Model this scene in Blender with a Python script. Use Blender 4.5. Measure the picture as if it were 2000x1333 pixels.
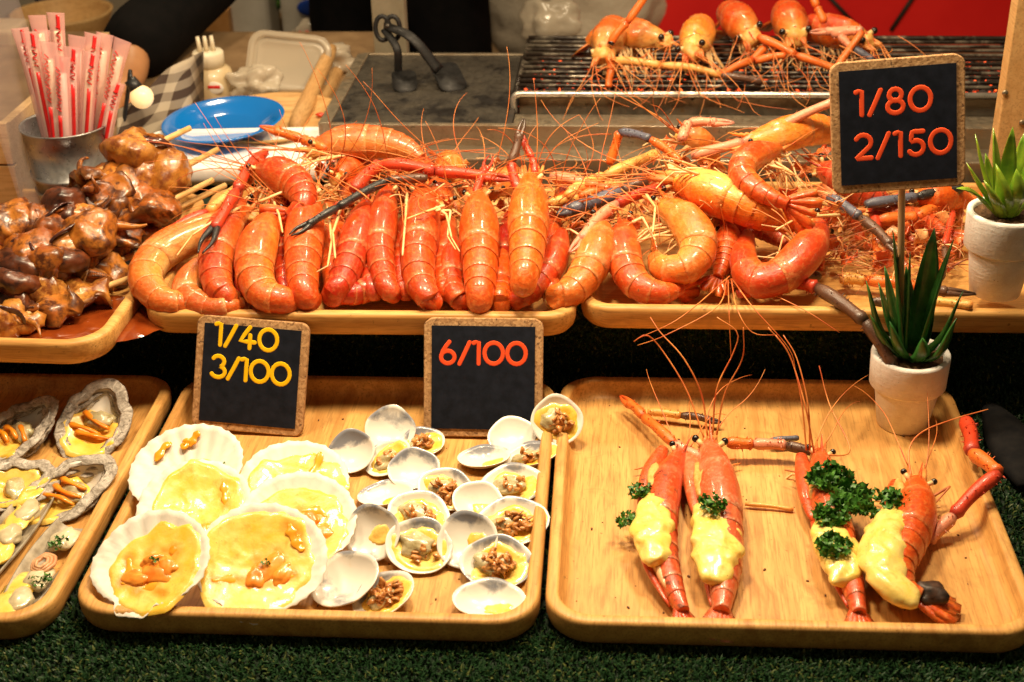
import bpy, bmesh, math, random
from mathutils import Vector as V, Matrix, noise
import numpy as np

# ---------------------------------------------------------------- scene, camera, light
for o in list(bpy.data.objects): bpy.data.objects.remove(o, do_unlink=True)
SC = bpy.context.scene
COL = SC.collection
K = 0.01                       # everything below is written in centimetres
R = math.radians

F_PX, PITCH, YAW, ROLL, CAM_Z = 2780.0, R(28.8), R(5.3), R(-1.5), 61.0
_fw = V((-math.sin(YAW)*math.cos(PITCH), math.cos(YAW)*math.cos(PITCH), -math.sin(PITCH)))
_r0 = V((math.cos(YAW), math.sin(YAW), 0)); _u0 = _r0.cross(_fw)
_rt = _r0*math.cos(ROLL) + _u0*math.sin(ROLL)
_up = _u0*math.cos(ROLL) - _r0*math.sin(ROLL)
cam_data = bpy.data.cameras.new('camera'); cam = bpy.data.objects.new('camera', cam_data); COL.objects.link(cam)
m = Matrix((( _rt.x, _up.x, -_fw.x, 0), (_rt.y, _up.y, -_fw.y, 0), (_rt.z, _up.z, -_fw.z, CAM_Z*K), (0, 0, 0, 1)))
cam.matrix_world = m
cam_data.sensor_width = 36; cam_data.lens = F_PX/2000*36; cam_data.clip_start = 0.05; cam_data.clip_end = 100
cam_data.dof.use_dof = True; cam_data.dof.focus_distance = 1.08; cam_data.dof.aperture_fstop = 10
SC.camera = cam

world = bpy.data.worlds.new('World'); SC.world = world; world.use_nodes = True
bg = world.node_tree.nodes['Background']; bg.inputs[0].default_value = (1.0, 0.72, 0.42, 1); bg.inputs[1].default_value = 0.11

def lamp(name, loc, power, size, col=(1, .78, .50), target=None, spot=None):
    """a stall bulb: a warm disc lamp hanging over the counter"""
    d = bpy.data.lights.new(name, 'AREA'); d.shape = 'DISK'; d.size = size*K; d.energy = power; d.color = col
    if spot: d.spread = R(spot)
    o = bpy.data.objects.new(name, d); COL.objects.link(o); o.location = V(loc)*K
    t = V(target if target else (loc[0], loc[1], 0))
    o.rotation_euler = (t - V(loc)).to_track_quat('-Z', 'Y').to_euler()
    o['kind'] = 'helper'
    return o
lamp('stall_lamp', (-12, 100, 74), 6.8, 13, target=(-14, 86, 0))
lamp('stall_lamp', (-46, 96, 76), 3.6, 12, target=(-42, 88, 0))
lamp('stall_lamp', (19, 104, 80), 5.4, 12, target=(12, 90, 3))
lamp('stall_lamp', (10, 165, 95), 4.0, 9, target=(5, 150, 10))
lamp('stall_lamp', (-60, 186, 95), 3.2, 10, target=(-45, 160, 0))

SC.view_settings.view_transform = 'Standard'; SC.view_settings.look = 'None'
SC.view_settings.exposure = 0.0; SC.view_settings.gamma = 1.0
SC.view_settings.use_curve_mapping = False
SC.cycles.use_denoising = True
SC.cycles.max_bounces = 8; SC.cycles.transparent_max_bounces = 16
SC.cycles.caustics_reflective = False; SC.cycles.caustics_refractive = False
SC.cycles.sample_clamp_indirect = 4.0

# ---------------------------------------------------------------- measuring helpers (cm)
def _ray(px, py):
    return _fw + _rt*((px-1000)/F_PX) - _up*((py-666.5)/F_PX)
CAMP = V((0, 0, CAM_Z))
def P(px, py, z):                # the point of the level z
    d = _ray(px, py); return CAMP + d*((z-CAM_Z)/d.z)
def Q(px, py, y):                # the point of the upright plane at depth y
    d = _ray(px, py); return CAMP + d*(y/d.y)

# ---------------------------------------------------------------- object helpers
def tag(o, label=None, cat=None, group=None, kind=None):
    if label: o['label'] = label
    if cat: o['category'] = cat
    if group: o['group'] = group
    if kind: o['kind'] = kind
    return o
BASE = {}
def thing(name, label, cat, base=(0, 0, 0), group=None):
    o = bpy.data.objects.new(name, None); COL.objects.link(o); o.empty_display_size = .02
    o.location = V(base)*K; BASE[o.name] = V(base)
    return tag(o, label, cat, group)
def obj(name, geo, mat, parent=None, smooth=True, base=None, kind=None):
    """one mesh object from (verts in world cm, faces[, face material index[, vertex colours]])"""
    vs, fs = geo[0], geo[1]
    b = BASE[parent.name] if parent is not None else V(base if base is not None else (0, 0, 0))
    me = bpy.data.meshes.new(name)
    me.from_pydata([((v[0]-b[0])*K, (v[1]-b[1])*K, (v[2]-b[2])*K) for v in vs], [], fs)
    for mm in (mat if isinstance(mat, (list, tuple)) else [mat]): me.materials.append(mm)
    if len(geo) > 2 and geo[2] is not None: me.polygons.foreach_set('material_index', geo[2])
    if len(geo) > 3 and geo[3] is not None:
        a = me.color_attributes.new('pc', 'FLOAT_COLOR', 'POINT')
        a.data.foreach_set('color', [x for c in geo[3] for x in (c[0], c[1], c[2], 1.0)])
    if smooth: me.polygons.foreach_set('use_smooth', [True]*len(me.polygons))
    me.update()
    o = bpy.data.objects.new(name, me); COL.objects.link(o)
    if parent is not None: o.parent = parent
    else: o.location = b*K
    BASE[o.name] = b
    if kind: o['kind'] = kind
    return o
def bevel(o, w, seg=2):
    md = o.modifiers.new('bevel', 'BEVEL'); md.width = w*K; md.segments = seg; md.limit_method = 'ANGLE'; return o
def joing(*gs):
    vs, fs, mi, vc = [], [], [], []
    anym = any(len(g) > 2 and g[2] is not None for g in gs); anyc = any(len(g) > 3 and g[3] is not None for g in gs)
    for g in gs:
        n = len(vs); vs += list(g[0]); fs += [tuple(i+n for i in f) for f in g[1]]
        mi += list(g[2]) if len(g) > 2 and g[2] is not None else [0]*len(g[1])
        vc += list(g[3]) if len(g) > 3 and g[3] is not None else [(0.5, .5, 0)]*len(g[0])
    return vs, fs, (mi if anym else None), (vc if anyc else None)
def xf(g, M):
    return ([M @ V(v) for v in g[0]],) + tuple(g[1:])
def basis(o, x, y, z):
    return Matrix(((x[0], y[0], z[0], o[0]), (x[1], y[1], z[1], o[1]), (x[2], y[2], z[2], o[2]), (0, 0, 0, 1)))

# ---------------------------------------------------------------- shape helpers
def box(x0, x1, y0, y1, z0, z1):
    vs = [(x, y, z) for z in (z0, z1) for y in (y0, y1) for x in (x0, x1)]
    return vs, [(0, 2, 3, 1), (4, 5, 7, 6), (0, 1, 5, 4), (2, 6, 7, 3), (0, 4, 6, 2), (1, 3, 7, 5)]
def spline(pts, n):
    """Catmull-Rom through the points, n samples of even arc length"""
    p = [V(q) for q in pts]
    if len(p) == 2: return [p[0].lerp(p[1], i/(n-1)) for i in range(n)]
    e = [p[0]*2-p[1]] + p + [p[-1]*2-p[-2]]
    fine = []
    for i in range(1, len(e)-2):
        a, b, c, d = e[i-1], e[i], e[i+1], e[i+2]
        for k in range(16):
            t = k/16
            fine.append(.5*((2*b)+(c-a)*t+(2*a-5*b+4*c-d)*t*t+(3*b-a-3*c+d)*t**3))
    fine.append(p[-1])
    L = [0]
    for i in range(1, len(fine)): L.append(L[-1]+(fine[i]-fine[i-1]).length)
    out, j = [], 0
    for i in range(n):
        s = L[-1]*i/(n-1)
        while j < len(L)-2 and L[j+1] < s: j += 1
        d = L[j+1]-L[j]
        out.append(fine[j].lerp(fine[j+1], (s-L[j])/d if d > 1e-9 else 0))
    return out
def tangents(p):
    return [(p[min(i+1, len(p)-1)]-p[max(i-1, 0)]).normalized() for i in range(len(p))]
def tube(pts, rad, n=8, cap=True, flat=1.0, up=None, col=None):
    """round (or flattened) tube along points; rad a number, list or f(t)"""
    p = [V(q) for q in pts]; N = len(p); T = tangents(p)
    rr = [rad(i/(N-1)) if callable(rad) else (rad[i] if isinstance(rad, (list, tuple)) else rad) for i in range(N)]
    u = V(up) if up is not None else (V((0, 0, 1)) if abs(T[0].z) < .9 else V((1, 0, 0)))
    vs, fs, vc = [], [], []
    for i in range(N):
        u = (u - T[i]*u.dot(T[i]))
        u = u.normalized() if u.length > 1e-6 else T[i].orthogonal().normalized()
        w = T[i].cross(u)
        for k in range(n):
            a = 2*math.pi*k/n
            vs.append(p[i] + w*(math.cos(a)*rr[i]) + u*(math.sin(a)*rr[i]*flat)); 
            if col: vc.append(col(i/(N-1)) if callable(col) else col)
    for i in range(N-1):
        for k in range(n):
            a, b = i*n+k, i*n+(k+1) % n
            fs.append((a, b, b+n, a+n))
    if cap:
        fs.append(tuple(reversed(range(n)))); fs.append(tuple(range((N-1)*n, N*n)))
    return vs, fs, None, (vc if col else None)
def rtube(pts, r, n=8, flat=1.0, up=None, closed=False):
    """tube with rounded ends"""
    p = [V(q) for q in pts]
    a = (p[0]-p[1]).normalized(); b = (p[-1]-p[-2]).normalized()
    pre = [p[0]+a*r*.98, p[0]+a*r*.8, p[0]+a*r*.45]; post = [p[-1]+b*r*.45, p[-1]+b*r*.8, p[-1]+b*r*.98]
    q = pre+p+post
    rad = [r*.15, r*.6, r*.9]+[r]*len(p)+[r*.9, r*.6, r*.15]
    return tube(q, rad, n, True, flat, up)
def ring(pts, r, n=8, flat=1.0, up=None):
    """closed tube in the plane whose normal is up"""
    p = [V(q) for q in pts]; N = len(p); u = V(up).normalized(); vs, fs = [], []
    for i in range(N):
        T = (p[(i+1) % N]-p[i-1]).normalized(); w = T.cross(u)
        for k in range(n):
            a = 2*math.pi*k/n
            vs.append(p[i]+w*(math.cos(a)*r)+u*(math.sin(a)*r*flat))
    for i in range(N):
        for k in range(n):
            a, b = i*n+k, i*n+(k+1) % n; c, d = ((i+1) % N)*n+k, ((i+1) % N)*n+(k+1) % n
            fs.append((a, b, d, c))
    return vs, fs
def lathe(prof, n=40, o=(0, 0, 0), capb=True, capt=False, wob=0.0):
    vs, fs = [], []
    for r, z in prof:
        for k in range(n):
            a = 2*math.pi*k/n; q = r*(1+wob*math.sin(3*a+z))
            vs.append((o[0]+q*math.cos(a), o[1]+q*math.sin(a), o[2]+z))
    for i in range(len(prof)-1):
        for k in range(n):
            a, b = i*n+k, i*n+(k+1) % n
            fs.append((a, b, b+n, a+n))
    if capb: fs.append(tuple(reversed(range(n))))
    if capt: fs.append(tuple(range((len(prof)-1)*n, len(prof)*n)))
    return vs, fs
_ico = {}
def ico(sub=3):
    if sub not in _ico:
        bm = bmesh.new(); bmesh.ops.create_icosphere(bm, subdivisions=sub, radius=1)
        bm.verts.ensure_lookup_table()
        _ico[sub] = ([v.co.copy() for v in bm.verts], [tuple(v.index for v in f.verts) for f in bm.faces]); bm.free()
    return _ico[sub]
def blob(c, ax, amp=.15, freq=1.0, seed=0, sub=3, M=None):
    """lump: an uneven ellipsoid; ax = semi-axes, M = 3x3 rotation"""
    vs, fs = ico(sub); out = []; s = V((seed*7.3, seed*3.1, seed*1.7)); c = V(c)
    for v in vs:
        k = 1+amp*(noise.noise(v*freq+s)*1.6+.5*noise.noise(v*freq*2.3+s*2))
        q = V((v.x*ax[0]*k, v.y*ax[1]*k, v.z*ax[2]*k))
        if M is not None: q = M @ q
        out.append(c+q)
    return out, fs
def rot3(rx=0, ry=0, rz=0):
    return (Matrix.Rotation(R(rz), 3, 'Z') @ Matrix.Rotation(R(ry), 3, 'Y') @ Matrix.Rotation(R(rx), 3, 'X'))
def nz(*a): return noise.noise(V(a))

# ---------------------------------------------------------------- materials
class NT:
    def __init__(s, name):
        s.m = bpy.data.materials.new(name); s.m.use_nodes = True; s.t = s.m.node_tree
        s.b = s.t.nodes['Principled BSDF']; s.out = s.t.nodes['Material Output']
    def n(s, kind, **kw):
        x = s.t.nodes.new(kind)
        return x
    def l(s, a, b): s.t.links.new(a, b)
    def pos(s, scale=(1, 1, 1), off=(0, 0, 0), rot=(0, 0, 0), space='pos'):
        if space == 'pos': src = s.n('ShaderNodeNewGeometry').outputs['Position']
        else: src = s.n('ShaderNodeTexCoord').outputs['Object']
        mp = s.n('ShaderNodeMapping'); mp.inputs['Location'].default_value = off; mp.inputs['Rotation'].default_value = rot
        mp.inputs['Scale'].default_value = [x*100 for x in scale]; s.l(src, mp.inputs['Vector']); return mp.outputs[0]
    def noise(s, vec, scale, detail=4, rough=.55, dist=0.0):
        x = s.n('ShaderNodeTexNoise'); x.inputs['Scale'].default_value = scale; x.inputs['Detail'].default_value = detail
        x.inputs['Roughness'].default_value = rough; x.inputs['Distortion'].default_value = dist
        s.l(vec, x.inputs['Vector']); return x.outputs['Fac']
    def ramp(s, fac, stops):
        x = s.n('ShaderNodeValToRGB'); e = x.color_ramp.elements
        while len(e) < len(stops): e.new(.5)
        for i, (p, c) in enumerate(stops):
            e[i].position = p; e[i].color = (c, c, c, 1) if not isinstance(c, (tuple, list)) else (*c, 1)
        s.l(fac, x.inputs['Fac']); return x.outputs['Color']
    def mix(s, fac, a, b, mode='MIX'):
        x = s.n('ShaderNodeMix'); x.data_type = 'RGBA'; x.blend_type = mode
        for sock, val in ((x.inputs[0], fac), (x.inputs[6], a), (x.inputs[7], b)):
            if hasattr(val, 'is_linked') or hasattr(val, 'node'): s.l(val, sock)
            elif isinstance(val, (tuple, list)): sock.default_value = (*val, 1)
            else: sock.default_value = val
        return x.outputs[2]
    def math(s, op, a, b=0.0, c=None):
        x = s.n('ShaderNodeMath'); x.operation = op
        for i, val in enumerate((a, b) if c is None else (a, b, c)):
            if hasattr(val, 'node'): s.l(val, x.inputs[i])
            else: x.inputs[i].default_value = val
        return x.outputs[0]
    def bump(s, h, strength=.3, dist=.05):
        x = s.n('ShaderNodeBump'); x.inputs['Strength'].default_value = strength; x.inputs['Distance'].default_value = dist*K
        s.l(h, x.inputs['Height']); s.l(x.outputs[0], s.b.inputs['Normal']); return x
    def set(s, **kw):
        names = dict(col='Base Color', rough='Roughness', metal='Metallic', coat='Coat Weight', coatr='Coat Roughness', trans='Transmission Weight',
                     ior='IOR', spec='Specular IOR Level', sss='Subsurface Weight', emit='Emission Color', emits='Emission Strength', alpha='Alpha', sheen='Sheen Weight')
        for k, v in kw.items():
            i = s.b.inputs[names[k]]
            if hasattr(v, 'node'): s.l(v, i)
            elif isinstance(v, (tuple, list)): i.default_value = (*v, 1)
            else: i.default_value = v
        return s
def mottled(name, c1, c2, scale=1.0, rough=.5, bump=0.0, bscale=None, lo=.35, hi=.65, coat=0.0, detail=5, metal=0.0, sss=0.0, dist=0.0, bdist=.05, stretch=(1, 1, 1), spec=.5):
    t = NT(name); p = t.pos(stretch); f = t.noise(p, scale, detail, .6, dist)
    c = t.mix(t.ramp(f, [(lo, 0.0), (hi, 1.0)]), c1, c2)
    t.set(col=c, rough=rough, coat=coat, metal=metal, spec=spec)
    if sss: 
        t.set(sss=sss); t.b.inputs['Subsurface Radius'].default_value = (.5, .25, .1); t.b.inputs['Subsurface Scale'].default_value = .004
    if bump: t.bump(t.noise(p, bscale or scale*3, 5, .6), bump, bdist)
    return t.m

def wood(name, axis, c_dark, c_light, off=(0, 0, 0), rough=.42, scale=1.0):
    t = NT(name)
    st = {'x': (.06, 1, 1), 'y': (1, .06, 1)}[axis]
    st = tuple(v*scale for v in st)
    p = t.pos(st, off)
    warp = t.noise(t.pos((.08, .08, .08), off), 1.0, 2)
    vec = t.n('ShaderNodeVectorMath'); vec.operation = 'MULTIPLY_ADD'
    cmb = t.n('ShaderNodeCombineXYZ')
    for i in range(3): t.l(warp, cmb.inputs[i])
    t.l(cmb.outputs[0], vec.inputs[0]); vec.inputs[1].default_value = (3.5, 3.5, 3.5); t.l(p, vec.inputs[2])
    rings = t.noise(vec.outputs[0], .9, 5, .55, .6)
    fib = t.noise(t.pos(tuple(v*6 for v in st), off), 1.0, 3, .6)
    blotch = t.noise(t.pos((.12, .12, .12), off), 1.0, 2)
    f1 = t.ramp(rings, [(.30, 0.0), (.50, .55), (.72, 1.0)])
    c = t.mix(f1, c_dark, c_light)
    c = t.mix(t.ramp(fib, [(.32, .75), (.52, 0.0)]), c, tuple(v*.72 for v in c_dark))
    stain = t.noise(t.pos((.22, .22, .22), off), 1.0, 5, .65, 1.0)
    c = t.mix(t.ramp(stain, [(.56, 0.0), (.66, .35)]), c, tuple(v*.55 for v in c_dark))
    c = t.mix(t.ramp(blotch, [(.4, 0.0), (.65, .22)]), c, (.66, .33, .10))
    specks = t.noise(t.pos((2.2, 2.2, 2.2), off), 1.0, 2)
    c = t.mix(t.ramp(specks, [(.70, 0.0), (.74, .7)]), c, tuple(v*.45 for v in c_dark))
    t.set(col=c, rough=t.ramp(fib, [(.3, rough+.12), (.7, rough)]), spec=.4)
    t.bump(fib, .12, .02)
    return t.m

# ================================================================ THE SETTING
rnd = random.Random(7)
M_turf_base = mottled('turf_backing', (.004, .012, .006), (.010, .026, .010), 2.0, .9)
def turf_mat():
    t = NT('turf_blades'); a = t.n('ShaderNodeAttribute'); a.attribute_name = 'pc'
    sp = t.n('ShaderNodeSeparateColor'); t.l(a.outputs['Color'], sp.inputs[0])
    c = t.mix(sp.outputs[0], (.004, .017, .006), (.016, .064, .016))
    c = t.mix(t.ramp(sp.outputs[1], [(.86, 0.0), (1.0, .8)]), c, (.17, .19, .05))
    t.set(col=c, rough=.45, spec=.35); return t.m
M_turf = turf_mat()
def grass(areas, seed):
    r = np.random.default_rng(seed); Vs, Fs, Cs = [], [], []; n0 = 0
    for (o, ux, uy, nrm, dens, h) in areas:
        o, ux, uy, nrm = [np.array(q, float) for q in (o, ux, uy, nrm)]
        n = int(dens*np.linalg.norm(ux)*np.linalg.norm(uy))
        b = o + r.random((n, 1))*ux + r.random((n, 1))*uy
        a = r.random(n)*6.283; e1 = ux/np.linalg.norm(ux); e2 = uy/np.linalg.norm(uy)
        side = np.cos(a)[:, None]*e1 + np.sin(a)[:, None]*e2
        a2 = a + 1.2 + r.random(n)*.8; lean = np.cos(a2)[:, None]*e1 + np.sin(a2)[:, None]*e2
        hh = (h*(.6+.6*r.random(n)))[:, None]; w = (.05+.05*r.random(n))[:, None]; ln = (r.random(n)*.9+.1)[:, None]*hh
        p = [b-side*w, b+side*w, b+side*w*.9+nrm*hh*.6+lean*ln*.35, b-side*w*.9+nrm*hh*.6+lean*ln*.35, b+nrm*hh*.85+lean*ln]
        vs = np.stack(p, 1).reshape(-1, 3)
        k = np.arange(n)[:, None]*5+n0
        Vs.append(vs); Fs += [tuple(q) for q in np.concatenate([k, k+1, k+2, k+3], 1).tolist()]; Fs += [tuple(q) for q in np.concatenate([k+3, k+2, k+4], 1).tolist()]
        c1 = r.random(n); c2 = r.random(n)
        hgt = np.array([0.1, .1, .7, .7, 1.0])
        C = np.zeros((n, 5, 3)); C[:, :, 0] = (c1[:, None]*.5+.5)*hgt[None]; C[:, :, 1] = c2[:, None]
        Cs.append(C.reshape(-1, 3)); n0 += n*5
    return np.concatenate(Vs).tolist(), Fs, None, np.concatenate(Cs).tolist()

tag(obj('counter_top', box(-110, 80, 40, 104, -3, -.02), M_turf_base, smooth=False), kind='structure')
tag(obj('display_step', box(-110, 80, 104, 131, -3, 7.2), M_turf_base, smooth=False), kind='structure')
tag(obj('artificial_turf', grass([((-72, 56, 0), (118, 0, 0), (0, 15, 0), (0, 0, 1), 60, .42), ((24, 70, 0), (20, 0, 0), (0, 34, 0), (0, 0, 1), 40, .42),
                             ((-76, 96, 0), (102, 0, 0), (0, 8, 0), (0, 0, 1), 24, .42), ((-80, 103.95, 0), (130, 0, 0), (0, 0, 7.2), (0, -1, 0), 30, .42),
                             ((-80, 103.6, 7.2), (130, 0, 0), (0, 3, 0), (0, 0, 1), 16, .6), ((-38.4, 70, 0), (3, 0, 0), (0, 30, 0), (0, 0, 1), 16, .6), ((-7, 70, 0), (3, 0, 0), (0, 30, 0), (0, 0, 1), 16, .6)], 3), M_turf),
    'short dark green artificial turf covering the counter', 'turf', kind='stuff')

# ---------------------------------------------------------------- wooden trays
WD, WL = (.47, .215, .05), (.75, .43, .13)
M_wood = [wood('tray_wood_%d' % i, ax, WD, WL, (i*13.1, i*5.7, i*3.3)) for i, ax in enumerate('yyyxxx')]
def rrect(w, d, r, n=8):
    out = []
    for cx, cy, a0 in ((w/2-r, d/2-r, 0), (-w/2+r, d/2-r, 90), (-w/2+r, -d/2+r, 180), (w/2-r, -d/2+r, 270)):
        for k in range(n+1):
            a = R(a0+90*k/n); out.append((cx+r*math.cos(a), cy+r*math.sin(a)))
    return out
def tray_geo(w, d, h=2.15, fl=.75, r=3.0, rim=.68):
    prof = [(.9, 0), (.45, .12), (.16, .5), (.03, 1.0), (0, h-.35), (.06, h-.14), (.2, h-.03), (.38, h), (rim, h), (rim+.14, h-.05), (rim+.2, h-.18),
            (rim+.3, h-.7), (rim+.5, fl+.25), (rim+.8, fl+.06), (rim+1.2, fl)]
    vs, fs = [], []; n = None
    for ins, z in prof:
        L = rrect(w-2*ins, d-2*ins, max(r-ins*.75, .6)); n = len(L)
        vs += [(x, y, z) for x, y in L]
    for i in range(len(prof)-1):
        for k in range(n):
            a, b = i*n+k, i*n+(k+1) % n; fs.append((a, b, b+n, a+n))
    fs.append(tuple(range((len(prof)-1)*n, len(prof)*n))); fs.append(tuple(reversed(range(n))))
    return vs, fs
def tray(x0, x1, y0, y1, z, mat, label, rz=0, **kw):
    g = tray_geo(x1-x0, y1-y0, **kw); c = ((x0+x1)/2, (y0+y1)/2, z)
    M = Matrix.Translation(c) @ Matrix.Rotation(R(rz), 4, 'Z')
    o = obj('wooden_tray', xf(g, M), mat, base=c)
    for p in o.data.polygons[-2:]: p.use_smooth = False
    return tag(o, label, 'tray', 'wooden serving trays on the stall')
ZL, ZU = .78, 8.05             # tray floors, lower and upper row
tray(-36.1, -5.5, 69.6, 100.3, .03, M_wood[0], 'square wooden tray carrying scallops and clams', rz=.7)
tray(-5.2, 26.0, 70.2, 101.2, .03, M_wood[1], 'square wooden tray with four cheese topped prawns', rz=.8)
tray(-68.0, -37.0, 68.2, 99.6, .03, M_wood[2], 'wooden tray holding oysters and razor clams at lower left', rz=.4)
tray(-38.9, -4.3, 97.3, 123.2, 7.25, M_wood[3], 'wooden tray piled with a row of whole orange prawns', rz=1.2, r=2.4)
tray(-3.9, 36.5, 99.3, 125.5, 7.25, M_wood[4], 'long wooden tray with loose prawns, claws and a plant pot', rz=.6, r=2.4)
tray(-76.0, -39.6, 92.0, 122.0, 7.25, M_wood[5], 'wooden tray of glossy brown squid skewers with sauce', rz=-1.2, r=3.2)

# ---------------------------------------------------------------- price signs
def cork_mat():
    t = NT('cork'); p = t.pos(); v = t.n('ShaderNodeTexVoronoi'); v.inputs['Scale'].default_value = 5.5; t.l(p, v.inputs['Vector'])
    sp = t.n('ShaderNodeSeparateColor'); t.l(v.outputs['Color'], sp.inputs[0])
    c = t.mix(sp.outputs[0], (.30, .15, .055), (.56, .33, .15))
    c = t.mix(t.ramp(t.noise(p, 3.0, 4), [(.60, 0.0), (.68, .9)]), c, (.10, .045, .018))
    c = t.mix(t.ramp(t.noise(p, 9.0, 2), [(.66, 0.0), (.72, .7)]), c, (.05, .02, .01))
    t.set(col=c, rough=.85); t.bump(t.noise(p, 4.0, 4), .6, .06); return t.m
M_cork = cork_mat()
M_board = mottled('chalkboard_black', (.006, .008, .014), (.012, .015, .026), 1.2, .6, .12, 12, spec=.15)
M_yel = mottled('yellow_digits', (.88, .52, .004), (.90, .56, .01), 1.0, .8, spec=.1)
M_red = mottled('orange_red_digits', (.86, .085, .022), (.88, .10, .03), 1.0, .8, spec=.1)
def arc(cx, cy, rx, ry, a0, a1, n=18):
    return [(cx+rx*math.cos(R(a0+(a1-a0)*i/n)), cy+ry*math.sin(R(a0+(a1-a0)*i/n))) for i in range(n+1)]
DIG = {  # strokes in a box of height 1, (closed?, points); width last
    '0': ([(1, arc(.37, .5, .37, .42, 0, 342, 19))], .74), '1': ([(0, [(.0, .90), (.10, .93), (.2, .93), (.2, .6), (.2, .08)])], .26),
    '/': ([(0, [(0, .06), (.2, .48), (.40, .92)])], .40), '2': ([(0, arc(.3, .66, .28, .27, 150, -32, 14)+[(.32, .32), (.06, .08), (.06, .08), (.58, .08)])], .6),
    '3': ([(0, arc(.26, .71, .24, .22, 150, -80, 14)+arc(.26, .30, .29, .23, 80, -150, 14))], .56),
    '4': ([(0, [(.42, .92), (.2, .6), (.04, .34), (.30, .33), (.64, .33)]), (0, [(.44, .60), (.44, .3), (.44, .08)])], .66),
    '5': ([(0, [(.52, .92), (.3, .92), (.14, .91), (.11, .7), (.10, .56)]+arc(.27, .34, .27, .26, 110, -150, 14))], .56),
    '6': ([(1, arc(.30, .32, .27, .25, 0, 342, 19)), (0, [(.05, .38), (.10, .55), (.22, .75), (.36, .93)])], .60),
    '8': ([(1, arc(.30, .71, .22, .21, 0, 342, 19)), (1, arc(.30, .29, .28, .23, 0, 342, 19))], .60)}
def sign(corners_px, yb, zb, texts, mat, label, lean_y=None, size=9.2, M=None, stick=None):
    """square cork-backed price board; M places its centre, x right, y up the face, z out of the face"""
    b = M.to_translation() - (M.to_3x3() @ V((0, size/2, 0)))
    t = thing('price_sign', label, 'sign', b, 'price signs on the stall')
    s = size/2
    L = rrect(size, size, .75, 6); n = len(L)
    vs = [(x*k, y*k, z) for k, z in ((.985, -.28), (1, -.22), (1, .16), (.985, .22)) for x, y in L]
    fs = [(i*n+k, i*n+(k+1) % n, (i+1)*n+(k+1) % n, (i+1)*n+k) for i in range(3) for k in range(n)]
    fs += [tuple(reversed(range(n))), tuple(range(3*n, 4*n))]
    # uneven cut edge of the cork
    vs = [(x+.05*nz(x*1.7, y*1.7, 3), y+.05*nz(x*1.7, y*1.7, 9), z) for x, y, z in vs]
    bk = obj('cork_backing', xf((vs, fs), M), M_cork, t, smooth=False)
    i = s-.62
    pl = obj('black_panel', xf(box(-i, i, -i, i, .2, .30), M), M_board, t, smooth=False)
    for txt, x, y, h, gap, slant in texts:
        for ch in txt:
            strokes, w = DIG[ch]; gs = []
            for closed, pts in strokes:
                p3 = [(x+q[0]*h, y+q[1]*h+slant*(q[0]*h+x), .30) for q in pts]
                if closed: gs.append(ring(p3, h*.088, 8, .05, (0, 0, 1)))
                else: gs.append(rtube(spline(p3, 22) if len(p3) > 5 else p3, h*.088, 8, .05, (0, 0, 1)))
            obj('digit' if ch != '/' else 'slash', xf(joing(*gs), M), mat, pl); x += (w+gap)*h
    if stick:
        a, c = stick
        obj('stick', tube([a, V(a).lerp(V(c), .5), c], .26, 8), M_stick, t)
    return t
M_stick = mottled('pale_stick_wood', (.55, .37, .18), (.66, .47, .26), 1.0, .6, stretch=(1, 1, .1))
def face_M(c, lean, yaw, roll):
    """upright board facing -Y, leant back by lean degrees"""
    x = V((1, 0, 0)); y = V((0, math.sin(R(lean)), math.cos(R(lean)))); z = x.cross(y)
    m = basis((0, 0, 0), x, y, z)
    m = Matrix.Rotation(R(yaw), 4, 'Z') @ m @ Matrix.Rotation(R(roll), 4, 'Z')
    return Matrix.Translation(c) @ m
c1 = P(485, 852, ZL) + V((0.15, 2.2, 4.25)); c2 = P(942, 861, ZL) + V((0, 2.3, 4.35))
sign(None, 0, 0, [('1/40', -2.95, 2.0, 1.95, .16, -.03), ('3/100', -3.1, -.55, 1.95, .13, -.03)], M_yel, 'price board reading 1/40 and 3/100 in yellow', M=face_M(c1, 25, -1, -3.4), size=9.0)
sign(None, 0, 0, [('6/100', -3.35, .95, 1.95, .17, 0)], M_red, 'price board reading 6/100 in orange red', M=face_M(c2, 25, 0, .2), size=9.3)
c3 = Q(1753, 244, 98.0)
sign(None, 0, 0, [('1/80', -2.9, .75, 1.95, .22, .0), ('2/150', -3.05, -2.35, 1.95, .22, .0)], M_red, 'price board reading 1/80 and 2/150 raised on a stick above the pot',
     M=face_M(c3, 14, 0, 4.6), size=9.35, stick=(c3+V((.4, .3, 0)), Q(1757, 712, 98.2)))

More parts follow.
